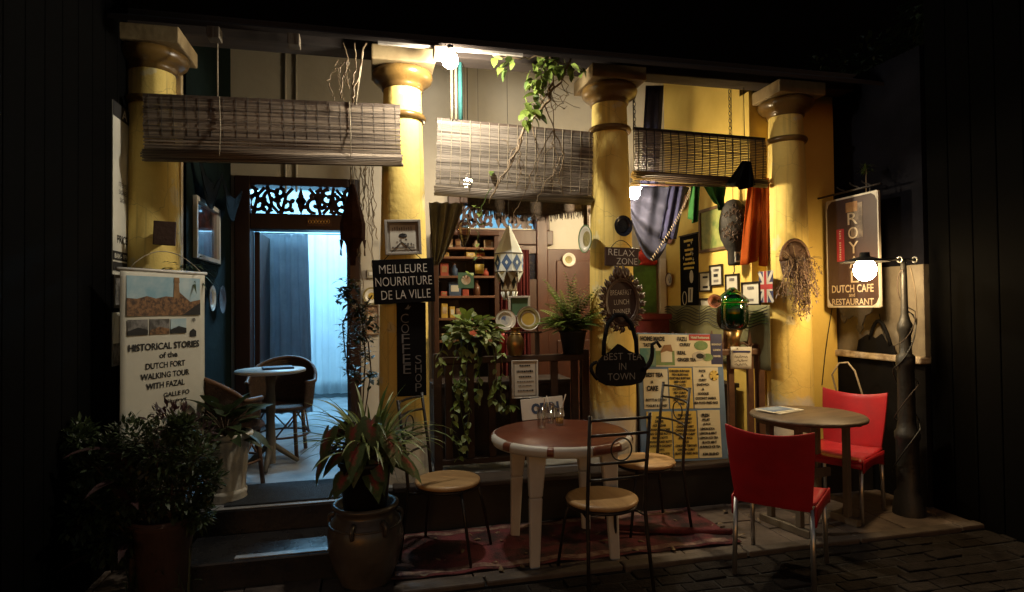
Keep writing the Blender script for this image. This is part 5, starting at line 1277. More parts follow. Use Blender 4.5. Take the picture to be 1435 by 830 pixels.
# glass drop, card, mug hanging in the opening
YO = 4.55
p = onY(650, 327, YO); t = thing('glass_drop', 'clear teardrop glass ornament hanging left of the cone lantern', 'ornament', p)
s = MB(); s.lathe([(0,-.11),(.02,-.075),(.045,-.02),(.056,.03),(.05,.07),(.03,.095),(.012,.105)], 16); s.build('drop', 'smoky_glass', t); s = MB(); s.ring((0,0,.035), .05, .003, 'z', 16); s.build('hoop', 'brass', t); s = MB(); s.tube([(0,0,.1),(0,0,3.4-p.z)], .0016, 4); s.build('string', 'dark_cord', t)
cx, z0, w, h = rectY(642, 382, 664, 404, YO); t = thing('green_card', 'small green card with cream disc hanging before the shelves', 'card', (cx, YO, z0))
s = MB(); s.bx(-w/2,w/2,0,.004,0,h); s.build('card', 'goods_green', t); s = MB(); s.lathe([(0,0),(.036,0)], 20, M=Matrix.Translation((0,-.002,h*.52)) @ Matrix.Rotation(R(90),4,'X')); s.build('disc', 'goods_cream', t); s = MB(); s.tube([(0,.002,h),(0,.002,3.4-z0)], .0014, 4); s.build('string', 'dark_cord', t)
p = onY(672, 378, YO); t = thing('yellow_mug', 'small yellow mug hanging by a string before the shelves', 'mug', (p.x, YO, p.z-.03))
s = MB(); s.lathe([(0,0),(.034,0),(.036,.07),(.032,.07),(.030,.006),(0,.006)], 18); s.build('cup', 'goods_yellow', t); s = MB(); s.ring((-.0,0,.085), .032, .003, 'y', 12, 1.3); s.build('handle', 'dark_cord', t); s = MB(); s.tube([(0,0,.12),(0,0,3.4-p.z+.03)], .0014, 4); s.build('string', 'dark_cord', t)
# plates and vase on the railing
YR = 4.38
def stand_plate(label, u, v, rpx, rings):
    p = onY(u, v, YR+.04); rr = (onY(u+rpx, v, YR+.04).x-onY(u-rpx, v, YR+.04).x)/2; return plate(label, p, rr, rings, (R(-10),0,0))
stand_plate('white plate with blue centre standing on the dark railing', 708, 449, 15, [(1,'plate_brown'),(.94,'plate_white'),(.62,'plate_white'),(.40,'plate_motif_blue')])
stand_plate('yellow centred plate with dark flowered rim on the dark railing', 740, 447, 17, [(1,'plate_brown'),(.95,'plate_white'),(.88,'plate_olive'),(.62,'plate_white'),(.52,'goods_yellow')])
# a narrow shelf that carries plates: small rack on the rail
s = MB(); p1_, p2_ = onY(692, 464, YR+.05), onY(758, 464, YR+.05)
t = thing('plate_rack', 'small dark wooden rack carrying two plates on the railing', 'rack', ((p1_.x+p2_.x)/2, YR+.05, zr)); w = p2_.x-p1_.x; hz = p1_.z-zr-.01
s.bx(-w/2,w/2,-.03,.03,hz-.012,hz); s.build('ledge', 'rail_wood', t)
for sx in (-1, 1): s = MB(); s.bx(sx*w*.42-.012, sx*w*.42+.012, -.02, .02, 0, hz-.0125); s.build('support', 'rail_wood', t)
framed('small_standing_frame', 'cream framed picture standing behind the two plates', rectY(712, 415, 742, 445, YR+.14), YR+.14, 'frame_white', .016, 'goods_green')
p = onY(722, 498, YR-.0); bv = thing('brass_vase', 'round brass vase on the dark railing left of the fern', 'vase', (p.x, YR-.01, zr))
s = MB(); s.lathe([(0,0),(.045,0),(.05,.01),(.062,.05),(.068,.085),(.06,.125),(.038,.16),(.030,.185),(.036,.20),(.042,.208),(.036,.208),(.028,.19),(0,.185)], 24); s.build('body', 'brass', bv)
s = MB(); s.ring((0,0,.16), .040, .004, 'z', 18); s.build('collar', 'brass', bv)
p = onY(704, 462, YR-.03); t = thing('red_knob_jar', 'tiny red jar between the plates and the pothos', 'jar', (p.x, YR-.02, zr)); s = MB(); s.lathe([(0,0),(.02,0),(.024,.10),(.028,.14),(.02,.165),(0,.17)], 14); s.build('body', 'bright_red', t); s = MB(); s.lathe([(.012,.168),(.012,.18),(0,.182)], 8); s.build('lid', 'brass', t)

# ================================================================== BAY 3: THE YELLOW SIDE WALL
X3 = XR-.004
def rX(u0, v0, u1, v1, X=X3):
    um, vm = (u0+u1)/2, (v0+v1)/2; a, b = onX(u0, vm, X).y, onX(u1, vm, X).y
    return (a+b)/2, onX(um, v1, X).z, abs(a-b), onX(um, v0, X).z-onX(um, v1, X).z
def fr3(label, r, pm='paper', marks=0, fm='frame_black', border=.014, mount=None, mb_=0, tilt=0, name='framed_print'):
    t, w, h = framed(name, label, rX(*r), 0, fm, border, pm, X=X3, rotz=-R(90), mount=mount, mb_=mb_, tilt=tilt, depth=.02)
    q = random.Random(r[0])
    if marks:
        for k in range(marks):
            s = MB(); zc = h*(.75-.5*k/max(1, marks-1)) if marks > 1 else h*.5; s.bx(-w*.2, w*.2*q.uniform(.5,1), -.0105, -.0092 if mount else -.0065, zc-h*.07, zc+h*.07*q.uniform(.4,1)); s.build('print', q.choice(['grey_print','ink']), t)
    return t, w, h
fr3('large green landscape painting on the yellow side wall', (981, 289, 1024, 352), 'green_painting', fm='frame_wood', border=.03, name='landscape_painting')
fr3('black framed print left of the four on the yellow wall', (981, 381, 998, 409), marks=2)
fr3('black framed print highest of the small prints on the yellow wall', (996, 371, 1014, 401), marks=3)
fr3('black framed print under the hanging black vase lamp', (1018, 384, 1037, 415), marks=2)
fr3('black framed print nearest the column on the yellow wall', (1041, 395, 1067, 428), marks=2)
fr3('tall white framed sheet lowest on the yellow wall', (982, 418, 999, 456))
t_, w_, h_ = rX(954, 330, 979, 432)[0], rX(954, 330, 979, 432)[2], rX(954, 330, 979, 432)[3]
ps = thing('bar_poster', 'black vertical poster with yellow lines of print on the yellow wall', 'poster', (X3, t_, rX(954,330,979,432)[1]), -R(90))
s = MB(); s.bx(-w_/2, w_/2, -.006, -.001, 0, h_); s.build('sheet', 'black_board', ps)
s = MB(); s.bx(-w_/2-.01, w_/2+.01, -.014, -.001, h_, h_+.014); s.build('top_bar', 'dark_wood', ps)
q = random.Random(6)
for i, ww in enumerate((.5,.08,.42,.34,.36,.6,.55)):
    s = MB(); x = -w_*ww/2
    while x < w_*ww/2:
        k = q.uniform(.012,.022); s.bx(x, x+k, -.0085, -.0062, h_*(.93-.063*i)-.012, h_*(.93-.063*i)+.012*q.uniform(.6,1)); x += k+.006
    s.build('print_line', 'menu_yellow', ps)
s = MB(); s.prism([(-.02,.06),(.06,.06),(.075,h_*.28),(-.01,h_*.28)], -.0085, -.0062); s.build('cup_print', 'paper', ps); s = MB(); s.prism([(.015,.075),(.03,.075),(.036,h_*.26),(.018,h_*.26)], -.0098, -.0086); s.build('cup_stripe', 'ink', ps)
s = MB(); s.prism([(.05+.035*math.cos(k*.52), h_*.43+.065*math.sin(k*.52)) for k in range(12)], -.0085, -.0062); s.build('disc_print', 'paper', ps)
s = MB(); s.ring((-.09,-.008,.10), .04, .004, 'y', 14, 1.7); s.build('mug_print', 'paper', ps)
for x, z in ((.06, .9), (.05, .76), (.08,.74), (.09,.66), (-.1,.7)):
    s = MB(); z *= h_; s.prism([(x,z+.022),(x+.004,z+.004),(x+.018,z),(x+.004,z-.004),(x,z-.022),(x-.004,z-.004),(x-.018,z),(x-.004,z+.004)], -.0085, -.0062); s.build('star_print', 'paper', ps)
# flag
cy, z0, w, h = rX(1066, 380, 1082, 424)
w = max(w, .18)
fl = thing('small_flag', 'small british flag pinned by the right column', 'flag', (X3, cy, z0), -R(90))
s = MB(); s.bx(-w/2,w/2,-.004,-.001,0,h); s.build('field', 'flag_blue', fl)
s = MB()
for a, b in (((-w/2,0),(w/2,h)),((-w/2,h),(w/2,0))):
    dx, dz = b[0]-a[0], b[1]-a[1]; k = math.hypot(dx,dz); nx, nz = -dz/k*.014, dx/k*.014; s.prism([(a[0]+nx,a[1]+nz),(a[0]-nx,a[1]-nz),(b[0]-nx,b[1]-nz),(b[0]+nx,b[1]+nz)], -.0062-.0005*(a[1]>0), -.0041)
s.bx(-w/2,w/2,-.0075,-.0068,h*.36,h*.64); s.bx(-w*.16,w*.16,-.0082,-.0076,0,h); s.build('white_cross', 'flag_white', fl)
s = MB(); s.bx(-w/2,w/2,-.0092,-.0083,h*.42,h*.58); s.bx(-w*.09,w*.09,-.0098,-.0093,0,h); s.build('red_cross', 'flag_red', fl)
for u, v, rp_, lab in ((957, 280, 14, 'oval brown plate highest on the yellow wall behind the blue drape'), (940, 331, 12, 'oval brown plate in the middle of the yellow wall corner'), (939, 392, 10, 'small round plate lowest on the yellow wall corner')):
    p = onX(u, v, X3-.02); plate(lab, p, rp_*.0075, [(1,'plate_brown'),(.85,'plate_white' if v > 350 else 'plate_pink'),(.5,'plate_motif_blue' if v > 350 else 'plate_brown')], (0,0,-R(90)))
# wavy striped cloth on a bench along the side wall
cy, z0, w, h = rX(935, 428, 1082, 470)
wc_ = thing('wave_cloth', 'olive cloth with dark wavy stripes along the foot of the yellow wall', 'cloth', (X3-.03, cy, z0-.25), -R(90)); H = h+.25
s = MB(); s.sheet(lambda a, b: ((a-.5)*w, .012*math.sin(a*20), b*H), 40, 8); s.build('cloth', 'wave_cloth', wc_, solid=.003)
for i in range(6):
    s = MB(); s.tube([((k/60-.5)*w, -.022+.012*math.sin(k/60*20), H-.03-i*.028+.022*math.sin(k/60*26+.25*i)) for k in range(61)], .004, 4); s.build('stripe', 'ink', wc_)
# art on back wall behind the middle column
framed('green_red_painting', 'green and red painting on the back wall beside the middle column', rectY(880, 350, 921, 440, YB), YB-.002, 'frame_wood', .015, 'red_green_art')
cx, z0, w, h = rectY(893, 347, 916, 372, YB-.02); s = MB(); q = random.Random(5)
s.sheet(lambda a, b: ((a-.5)*w*1.0+.03*math.sin(b*9), -.02-.04*math.sin(a*3.1)*math.sin(b*3.1), b*h), 8, 8); tag(s.build('red_paper_flower', 'bright_red', loc=(cx, YB-.03, z0), solid=.004), 'red paper flower above the green painting', 'decoration')
cx, z0, w, h = rectY(886, 440, 932, 468, 5.7); t = thing('red_chest', 'dark red carved chest behind the menu board', 'chest', (cx, 5.75, FZ)); hh = z0+h-FZ
s = MB(); s.bx(-w/2,w/2,-.15,.15,0,hh-.06); s.build('body', 'curtain_red', t, bevel=.01); s = MB(); s.bx(-w/2-.02,w/2+.02,-.17,.17,hh-.059,hh); s.build('lid', 'curtain_red', t, bevel=.012)

# drapes
def drape_blue():
    Y = 4.92
    t = thing('blue_drape', 'blue grey cloth swag hanging behind the middle column', 'drape', onY(925, 255, Y)); o0 = t.location
    def f(a, b):
        u0_, u1_ = 874+6*b, 968-18*b
        u = u0_+(u1_-u0_)*a; sagv = 262+(100*b**.9)*math.sin(math.pi*min(1, max(0, .04+.92*a)))**.75 + 4*b
        p_ = onY(u, sagv, Y+.030*math.sin(b*19+2*math.sin(a*5))*math.sin(a*3.14)**.6+.03*math.sin(a*26+b*3)*(1-b)); return tuple(p_-o0)
    s = MB(); s.sheet(f, 52, 48); s.build('swag', 'drape_blue', t, solid=.002)
    def tail(ua, ub, va, vb, k):
        def g(a, b):
            u = ua+(ub-ua)*a+k*b; p_ = onY(u, va+(vb-va)*b, Y-.04+.02*math.sin(a*14)); return tuple(p_-o0)
        s = MB(); s.sheet(g, 18, 12); s.build('tail', 'drape_navy', t, solid=.002)
    tail(938, 962, 258, 335, -14); tail(905, 930, 120, 262, -8)
    s = MB(); q = random.Random(3)
    for i in range(30):
        a = i/29; p_ = onY(966-54*a**1.3, 262+100*a, Y-.06)-o0; s.tube([p_, p_+Vector((.012+q.uniform(-.006,.006),-.004,-.028))], [.004,.0055], 4)
    s.build('tassel_edge', 'tassel', t, kind='stuff')
drape_blue()
def drape(name, label, m, quad, Y, folds, group=None):
    """cloth between four photo-measured corners on the plane Y with folds; quad = TL, TR, BR, BL"""
    P_ = [onY(u, v, Y) for u, v in quad]; o0 = P_[0].copy()
    def f(a, b):
        top = P_[0].lerp(P_[1], a); bot = P_[3].lerp(P_[2], a); p_ = top.lerp(bot, b)-o0; p_.y += .022*math.sin(a*folds*6.28+b*2)*(.4+b); p_.z -= .04*math.sin(a*math.pi)*b; return tuple(p_)
    s = MB(); s.sheet(f, max(16, folds*8), 12); o = s.build(name, m, loc=o0, solid=.002); return tag(o, label, 'drape', group)
drape('orange_drape', 'orange cloth hanging beside the right column', 'drape_orange', ((1048, 258), (1078, 252), (1078, 345), (1040, 372)), 4.42, 3)
drape('orange_tail', 'narrow orange cloth end against the right column', 'drape_orange', ((1068, 250), (1079, 250), (1079, 360), (1066, 372)), 4.39, 1)
drape('green_drape', 'green cloth end hanging left of the landscape painting', 'drape_green', ((969, 258), (981, 258), (979, 306), (966, 306)), 4.62, 2)
drape('green_drape', 'green cloth bunched above the landscape painting', 'drape_green', ((984, 258), (1018, 258), (1016, 292), (1003, 284)), 4.62, 2)
drape('green_drape', 'green cloth end right of the hanging black vase lamp', 'drape_green', ((1042, 258), (1058, 258), (1056, 292), (1044, 290)), 4.60, 2)
s = MB(); a, b = onY(878, 258, 4.56), onY(1084, 262, 4.56); s.tube([Vector((0,0,0)), b-a], .010, 6); tag(s.build('drape_rod', 'dark_wood', loc=a), 'dark rod under the short dark blind carrying the drapes', 'rod')
drape('dark_bunched_cloth', 'dark cloth heap caught over the short dark blind', 'drape_dark', ((1040, 226), (1052, 226), (1062, 258), (1020, 258)), 4.30, 2)
# hanging black vase lamp
YV = 4.58
x = onY(1028, 330, YV).x; zt, zb = onY(1028, 280, YV).z, onY(1028, 380, YV).z; H = zt-zb; r = (onY(1046,330,YV).x-onY(1011,330,YV).x)/2
vl_ = thing('vase_lamp', 'black beaded bottle shaped lamp hanging before the landscape painting', 'lamp', (x, YV, zb))
s = MB(); s.lathe([(0,H*.08),(r*.38,H*.08),(r*.42,H*.10),(r*.44,H*.28),(r*.62,H*.34),(r*.9,H*.45),(r,H*.58),(r*.97,H*.72),(r*.78,H*.88),(r*.45,H*.98),(r*.2,H)], 26); s.build('body', 'matt_black', vl_)
q = random.Random(14); s = MB()
for i in range(46):
    a = q.uniform(-3.1,0); z = q.uniform(.40,.92); pts = []
    for k in range(7):
        aa = a+.07*k+.1*math.sin(k*1.8+i); zz = z+.03*math.cos(k*1.6+i)*(1 if k % 2 else -1)+.004*k
        PR = [(.28,.44),(.34,.62),(.45,.9),(.58,1.0),(.72,.97),(.88,.78),(.98,.45)]
        rr = .45
        for (za, ra), (zb2, rb) in zip(PR[:-1], PR[1:]):
            if za <= zz <= zb2: rr = ra+(rb-ra)*(zz-za)/(zb2-za)
        rr = r*rr+.004; pts.append((rr*math.cos(aa), rr*math.sin(aa), H*zz))
    s.tube(pts, .0028, 4)
s.build('bead_lines', 'carved_wood', vl_, kind='stuff')
s = MB(); s.bx(-.026,.026,-r*.44-.006,-r*.44,H*.12,H*.26); s.build('tile_label', 'paper', vl_); s = MB(); s.prism([(-.018,H*.14),(.012,H*.14),(.02,H*.2),(.0,H*.25),(-.014,H*.22)], -r*.44-.0085, -r*.44-.0065); s.build('label_print', 'goods_blue', vl_)
s = MB(); s.tube([(0,0,H*.08),(.004,0,.0),(-.008,0,-.02),(.0,0,-.035)], .005, 5); s.build('hook', 'iron', vl_); s = MB(); s.tube([(0,0,H),(0,0,3.45-zb)], .003, 4); s.build('cord', 'dark_cord', vl_)
s = MB(); s.tube([(0,0,0),(0,.01,-.05),(-.01,.01,-.09)], [.022,.03,.024], 8); p = onY(1052, 372, 4.55); tag(s.build('dark_glove', 'drape_dark', loc=p), 'dark glove shaped cloth below the orange drape', 'cloth')
# green jar with cover on the railing
p = onY(1027, 470, YR); gj = thing('green_glass_jar', 'green glass jar with peaked cover on the brown railing', 'jar', (p.x, YR, zr3))
zj = onY(1027, 463, YR).z-zr3; Hj = onY(1027, 403, YR).z-zr3-zj; r = (onY(1046,440,YR).x-onY(1008,440,YR).x)/2
s = MB(); s.lathe([(0,zj),(r*.6,zj),(r*.85,zj+.02),(r,zj+Hj*.2),(r,zj+Hj*.55),(r*.92,zj+Hj*.64)], 26); s.build('body', 'green_glass', gj)
s = MB(); s.lathe([(0,zj+.004),(r*.58,zj+.004),(r*.83,zj+.024),(r*.97,zj+Hj*.2),(r*.97,zj+Hj*.5),(0,zj+Hj*.5)], 26); s.build('filling', 'drape_green', gj)
s = MB(); s.lathe([(r*1.05,zj+Hj*.66),(r*1.08,zj+Hj*.70),(r*.6,zj+Hj*.86),(r*.15,zj+Hj),(0,zj+Hj)], 20); s.build('cover', 'green_glass', gj)
s = MB(); s.ring((0,0,zj+Hj*.65), r, .005, 'z', 22); s.build('brass_band', 'brass', gj)
s = MB(); s.lathe([(0,0),(r*.5,0),(r*.42,zj*.5),(r*.62,zj),(0,zj)], 16); s.build('foot', 'brass', gj)
p = onY(1001, 422, YR+.02); plate('pink copper dish leaning at the left of the green jar', p, .055, [(1,'plate_pink'),(.6,'plate_pink'),(.4,'plate_brown')], (0,0,R(-25)), d=.03, sq=1.4)
s = MB(); q = random.Random(8)
for i in range(12):
    a = q.uniform(0,6.28); s.tube(arc((0,0,0),(.05*math.cos(a),.05*math.sin(a),.07),(.09*math.cos(a),.09*math.sin(a),q.uniform(0,.05)),5), [.006,.007,.006,.005,.004,.002], 5)
p = onY(1050, 470, YR); tag(s.build('curled_horn_ornament', 'rail_wood_light', loc=(p.x, YR, zr3)), 'brown curled ornament on the railing right of the green jar', 'ornament')

# ================================================================== JAR WITH PLANTS BY THE STEPS
JP = onZ(513, 815, 0)
JX, JY = JP.x, JP.y
jar = thing('glazed_jar', 'large dark brown glazed jar beside the steps', 'jar', (JX, JY, 0))
s = MB(); s.lathe([(0,-.01),(.125,-.01),(.135,.02),(.172,.10),(.20,.20),(.205,.27),(.19,.335),(.16,.375),(.15,.39),(.165,.405),(.178,.415),(.18,.43),(.168,.438),(.15,.43),(.14,.40),(0,.38)], 36); s.build('body', 'glazed_jar', jar)
for a in (20, 160, 250, 300):
    s = MB(); c, sn = math.cos(R(a)), math.sin(R(a)); s.tube(arc((.175*c,.175*sn,.365),(.235*c,.235*sn,.36),(.198*c,.198*sn,.30),6), .012, 7); s.build('lug', 'glazed_jar', jar)
s = MB(); s.ring((0,0,.33), .193, .006, 'z', 32); s.build('raised_band', 'glazed_jar', jar)
PZ = .39
sp = thing('spider_plant_pot', 'black pot of striped spider plant and red caladium standing in the glazed jar', 'plant', (JX, JY, PZ))
s = MB(); s.lathe([(0,0),(.115,0),(.138,.25),(.148,.255),(.148,.28),(.136,.28),(.13,.24),(0,.24)], 28); s.build('pot', 'plastic_pot', sp)
s = MB(); s.lathe([(0,.262),(.07,.258),(.13,.245)], 18); s.build('soil', 'soil', sp)
def blade_mesh(name, m, L, W, e0, curl, seg=9):
    """arching strap leaf along +x starting at elevation e0 and curling down"""
    mb_ = MB(); vs = []; fs = []; x = z = 0; e = e0
    for i in range(seg+1):
        t = i/seg; w_ = W*(.55+.9*t if t < .4 else (1-((t-.4)/.6)**2.2)*.91+.02)*.5
        vs += [(x,-w_,z+.25*w_),(x,0,z),(x,w_,z+.25*w_)]
        x += L/seg*math.cos(e); z += L/seg*math.sin(e); e -= curl/seg*(.5+t)
    for i in range(seg):
        a = i*3; fs += [(a,a+1,a+4,a+3),(a+1,a+2,a+5,a+4)]
    mb_.add(vs, fs, True); return mb_.mesh(name, m, False)
bl = [blade_mesh('blade', m, L, .024, R(e), R(c)) for m, L, e, c in (('leaf_spider',.40,75,60),('leaf_spider',.46,62,95),('leaf_spider_mid',.42,50,80),('leaf_spider',.50,45,100),('leaf_spider_mid',.38,80,40),('leaf_spider',.44,35,75),('leaf_spider_mid',.5,58,120))]
q = random.Random(17)
for i in range(135):
    me = bl[i % len(bl)]
    a = q.uniform(0, 6.283); r_ = q.uniform(0,.07); k = q.uniform(.6,1.22)
    put(me, 'blade', sp, (.03+r_*math.cos(a), .02+r_*math.sin(a), .27), (q.uniform(-.15,.15), q.uniform(-.2,.2), a), scale=(k,k*q.uniform(.7,1.1),k))
def heart_leaf(name, m, m2=None):
    mb_ = MB(); pts = [(0,0),(-.22,.20),(-.20,.40),(0,.50),(.3,.44),(.62,.26),(1,0),(.62,-.26),(.3,-.44),(0,-.50),(-.20,-.40),(-.22,-.20)]
    vs = [(.25,0,0)]+[(x,y,-.18*x*x-.25*y*y) for x, y in pts]; fs = [(0,i+1,(i+1)%12+1) for i in range(12)]; mb_.add(vs, fs, True); return mb_.mesh(name, m, False)
hl = heart_leaf('leaf', 'leaf_caladium')
# caladium: measured clump on the near side
for i in range(30):
    a = R(190)+R(330)*i/30+q.uniform(-.15,.15); rr = q.uniform(.12,.24); zz = q.uniform(.20,.42)
    if math.sin(a) > .5: zz += .05
    pos = Vector((rr*math.cos(a), rr*math.sin(a)*.9, zz)); k = q.uniform(.09,.15)
    rt = (q.uniform(-.3,.3), R(q.uniform(25,65)), a)
    lf = put(hl, 'leaf', sp, pos, rt, scale=(k*1.15,k*q.uniform(.75,1),k*q.uniform(.5,2)))
    s = MB(); s.tube(arc((0,0,.26),(pos.x*.5,pos.y*.5,zz+.06),pos,6), .004, 5); s.build('stalk', 'leaf_purple', sp)
for u, v, k in ((460, 605, .15), (452, 640, .13), (545, 610, .15), (520, 590, .13), (495, 600, .12)):
    p = onY(u, v, JY-.17)-Vector((JX, JY, PZ)); lf = put(hl, 'leaf', sp, p, (q.uniform(-.3,.3), R(60), math.atan2(p.y, p.x)), scale=(k*1.15,k*.9,k*1.5))
    s = MB(); s.tube(arc((0,0,.26),(p.x*.5,p.y*.5,p.z+.05),p,6), .004, 5); s.build('stalk', 'leaf_purple', sp)

# ================================================================== WHITE FLUTED PLANTER AND LEFT SHRUBS
pl_ = Vector((-1.19, 3.90, .298))
p = onZ(316, 708, .298); pl_ = Vector((p.x-.03, p.y+.13, .3005))
fp = thing('fluted_planter', 'off white fluted planter with drooping dark leaves at the left of the steps', 'planter', pl_)
s = MB(); s.lathe([(0,0),(.125,0),(.13,.012),(.125,.03),(.132,.045),(.13,.06),(.118,.07)], 40); s.build('base', 'planter_stone', fp)
s = MB(); s.lathe([(.116,.068),(.122,.15),(.134,.28),(.148,.38)], 96, mod=lambda a, z: 1+.035*abs(math.sin(a*9))); s.build('fluted_body', 'planter_stone', fp)
s = MB(); s.lathe([(.148,.379),(.166,.39),(.17,.41),(.162,.422),(.145,.42),(.14,.39),(0,.385)], 40); s.build('rim', 'planter_stone', fp)
me = leaf_mesh('leaf', 'leaf_dark', 1, .42, 5, .35, .2)
q = random.Random(23)
for i in range(60):
    a = q.uniform(0, 6.283); e = q.uniform(-.35, .9); d = Vector((math.cos(a)*math.cos(e), math.sin(a)*math.cos(e), math.sin(e))); L = q.uniform(.12,.22)
    pos = Vector((0,0,.42))+Vector((d.x*q.uniform(.04,.16), d.y*q.uniform(.04,.14), max(0, d.z)*q.uniform(.05,.22)))
    put(me, 'leaf', fp, pos, rot_to(d, q.uniform(-.5,.5)), scale=(L,L,L))
for i in range(9):
    a = i*.7; s = MB(); s.tube(arc((0,0,.39),(.05*math.cos(a),.05*math.sin(a),.5),(.13*math.cos(a),.11*math.sin(a),.56),5), .004, 4); s.build('stem', 'bark', fp)

def shrub(name, label, loc, blobs, n, m, L, W, stems=6, seed=1, group=None, pot=None):
    q = random.Random(seed); t = thing(name, label, 'shrub', loc, 0, group); s = MB()
    for i in range(n):
        c, r = q.choice(blobs); d = Vector((q.gauss(0,1), q.gauss(0,1), q.gauss(0,1))).normalized(); rr = r*(q.random()**.45)
        pos = Vector(c)+d*rr; dr = (d+Vector((q.uniform(-.7,.7), q.uniform(-.7,.7), q.uniform(-.3,.8)))).normalized()
        add_leaf(s, pos, dr, L*q.uniform(.6,1.3), W*q.uniform(.7,1.2), q.uniform(-.1,.4), Vector((q.uniform(-.5,.5), q.uniform(-.5,.5), 1)))
    s.build('foliage', m, t, kind='stuff', fix=False)
    for i in range(stems):
        c, r = q.choice(blobs); s = MB(); s.tube(arc((q.uniform(-.03,.03), q.uniform(-.03,.03), .0), (c[0]*.4, c[1]*.4, c[2]*.7), (c[0]+q.uniform(-.1,.1), c[1]+q.uniform(-.1,.1), c[2]+r*.5), 7), [.010,.009,.008,.007,.006,.005,.004,.002], 5); s.build('stem', 'bark', t)
    return t
B1 = onZ(255, 838, 0)
shrub('leafy_shrub', 'dense small leaved dark shrub in front of the white banner', (B1.x-.09, B1.y+.02, 0), [((.0,.0,.78),.15),((-.16,.05,.82),.12),((-.30,.03,.70),.15),((-.34,.0,.50),.16),((.13,.02,.72),.12),((.05,-.02,.56),.15),((-.14,0,.56),.16),((.2,.0,.60),.09),((.08,.0,.88),.06),((-.22,-.05,.36),.14),((-.40,0,.85),.09),((.16,-.04,.44),.08)], 5200, 'leaf_dark', .046, .020, 9, 3)
p = onZ(268, 800, 0)
tpt = thing('terracotta_pot', 'dark terracotta pot under the small leaved shrub', 'pot', (B1.x-.09, B1.y+.02, 0))
s = MB(); s.lathe([(0,0),(.11,0),(.14,.38),(.155,.39),(.155,.43),(.14,.43),(.13,.40),(0,.40)], 28); s.build('body', 'terracotta', tpt); s = MB(); s.ring((0,0,.41), .157, .006, 'z', 28); s.build('rim_band', 'terracotta', tpt)
# reddish cordyline at the far left
C1 = onZ(190, 838, 0); cd = thing('cordyline', 'dark reddish strap leaved plant at the far left edge', 'plant', (C1.x-.02, C1.y, 0))
s = MB(); s.tube([(0,0,0),(.01,0,.25),(0,.01,.55),(-.01,0,.78)], [.02,.018,.015,.012], 8); s.build('stem', 'bark', cd)
cb = [blade_mesh('blade', 'leaf_purple', L, .055, R(e), R(c)) for L, e, c in ((.34,60,70),(.38,40,80),(.32,75,50),(.36,20,60))]
q = random.Random(9)
for i in range(46): k = q.uniform(.7,1.1); put(cb[i % 4], 'blade', cd, (0,0,q.uniform(.22,.78)), (q.uniform(-.2,.2), q.uniform(-.2,.2), q.uniform(0,6.283)), scale=(k,k,k))
shrub('flowering_shrub', 'pinkish leaved shrub at the foot of the white banner', (C1.x+.16, C1.y+.18, 0), [((-.05,.02,.86),.12),((.07,.0,.80),.10),((0,0,.6),.18)], 700, 'leaf_purple', .05, .02, 7, 5)
G1 = onZ(225, 838, 0); gt = thing('grass_tuft', 'tuft of dark grass at the bottom left corner', 'grass', (G1.x, G1.y-.02, 0))
gb = [blade_mesh('blade', 'leaf_dark', L, .008, R(e), R(c), 6) for L, e, c in ((.26,75,60),(.22,60,70),(.3,82,40))]
for i in range(80): k = q.uniform(.6,1.1); put(gb[i % 3], 'blade', gt, (q.uniform(-.16,.16), q.uniform(-.06,.06), 0), (0, q.uniform(-.2,.2), q.uniform(0,6.283)), scale=(k,k,k))

# ================================================================== JASMINE BY THE DOOR
p = onY(486, 560, 4.75); jm = thing('jasmine_plant', 'climbing jasmine with white flowers right of the open door', 'plant', (onY(505, 560, 4.75).x, 4.75, FZ))
o0 = jm.location; q = random.Random(41)
s = MB(); s.lathe([(0,0),(.09,0),(.11,.18),(.12,.185),(.115,.2),(.1,.19),(0,.18)], 20); s.build('pot', 'plastic_pot', jm)
def U(u, v, Y): return onY(u, v, Y)-o0
twigs = [[(500,560),(497,520),(484,500),(480,455),(490,430),(482,405)], [(500,560),(486,520),(487,470),(494,440),(512,430),(524,410)], [(504,560),(512,500),(508,450),(500,420),(478,420)], [(506,560),(520,520),(516,480),(505,460)]]
tw = MB(); lm = MB()
for T_ in twigs:
    P_ = [U(u, v, 4.75+q.uniform(-.05,.05)) for u, v in T_]; P_[0] = Vector((0,0,.17)); F_ = []
    for a, b in zip(P_[:-1], P_[1:]): F_ += [a.lerp(b, k/5) for k in range(5)]
    tw.tube(F_, .0055, 5)
    for k, p_ in enumerate(F_):
        if k > 7:
            for _ in range(4): add_leaf(lm, p_+rdir()*.02, rdir(-.4,.6), q.uniform(.04,.075), .026, .2)
for _ in range(360):
    c = q.choice([(490,400),(482,415),(505,440),(500,470),(515,455),(505,500),(520,530),(498,520)]); add_leaf(lm, U(c[0], c[1], 4.75)+rdir()*q.uniform(.01,.095), rdir(-.5,.7), q.uniform(.05,.085), .034, .2)
tw.build('stems', 'bark', jm); lm.build('foliage', 'leaf_dark', jm, kind='stuff', fix=False)
pt_ = leaf_mesh('petal', 'petal_white', 1, .45, 3, .1, .05)
for u, v in ((503,398),(529,408),(522,437),(528,444),(514,440),(497,430)):
    c = U(u, v, 4.68); f_ = put(MB().lathe([(0,0),(.004,.002),(0,.004)], 6).mesh('flower', 'goods_yellow'), 'flower', jm, c, (R(70),0,0))
    for k in range(5): put(pt_, 'petal', f_, (0,0,.002), (0,R(-12),k*1.2566), scale=(.026,.026,.026))

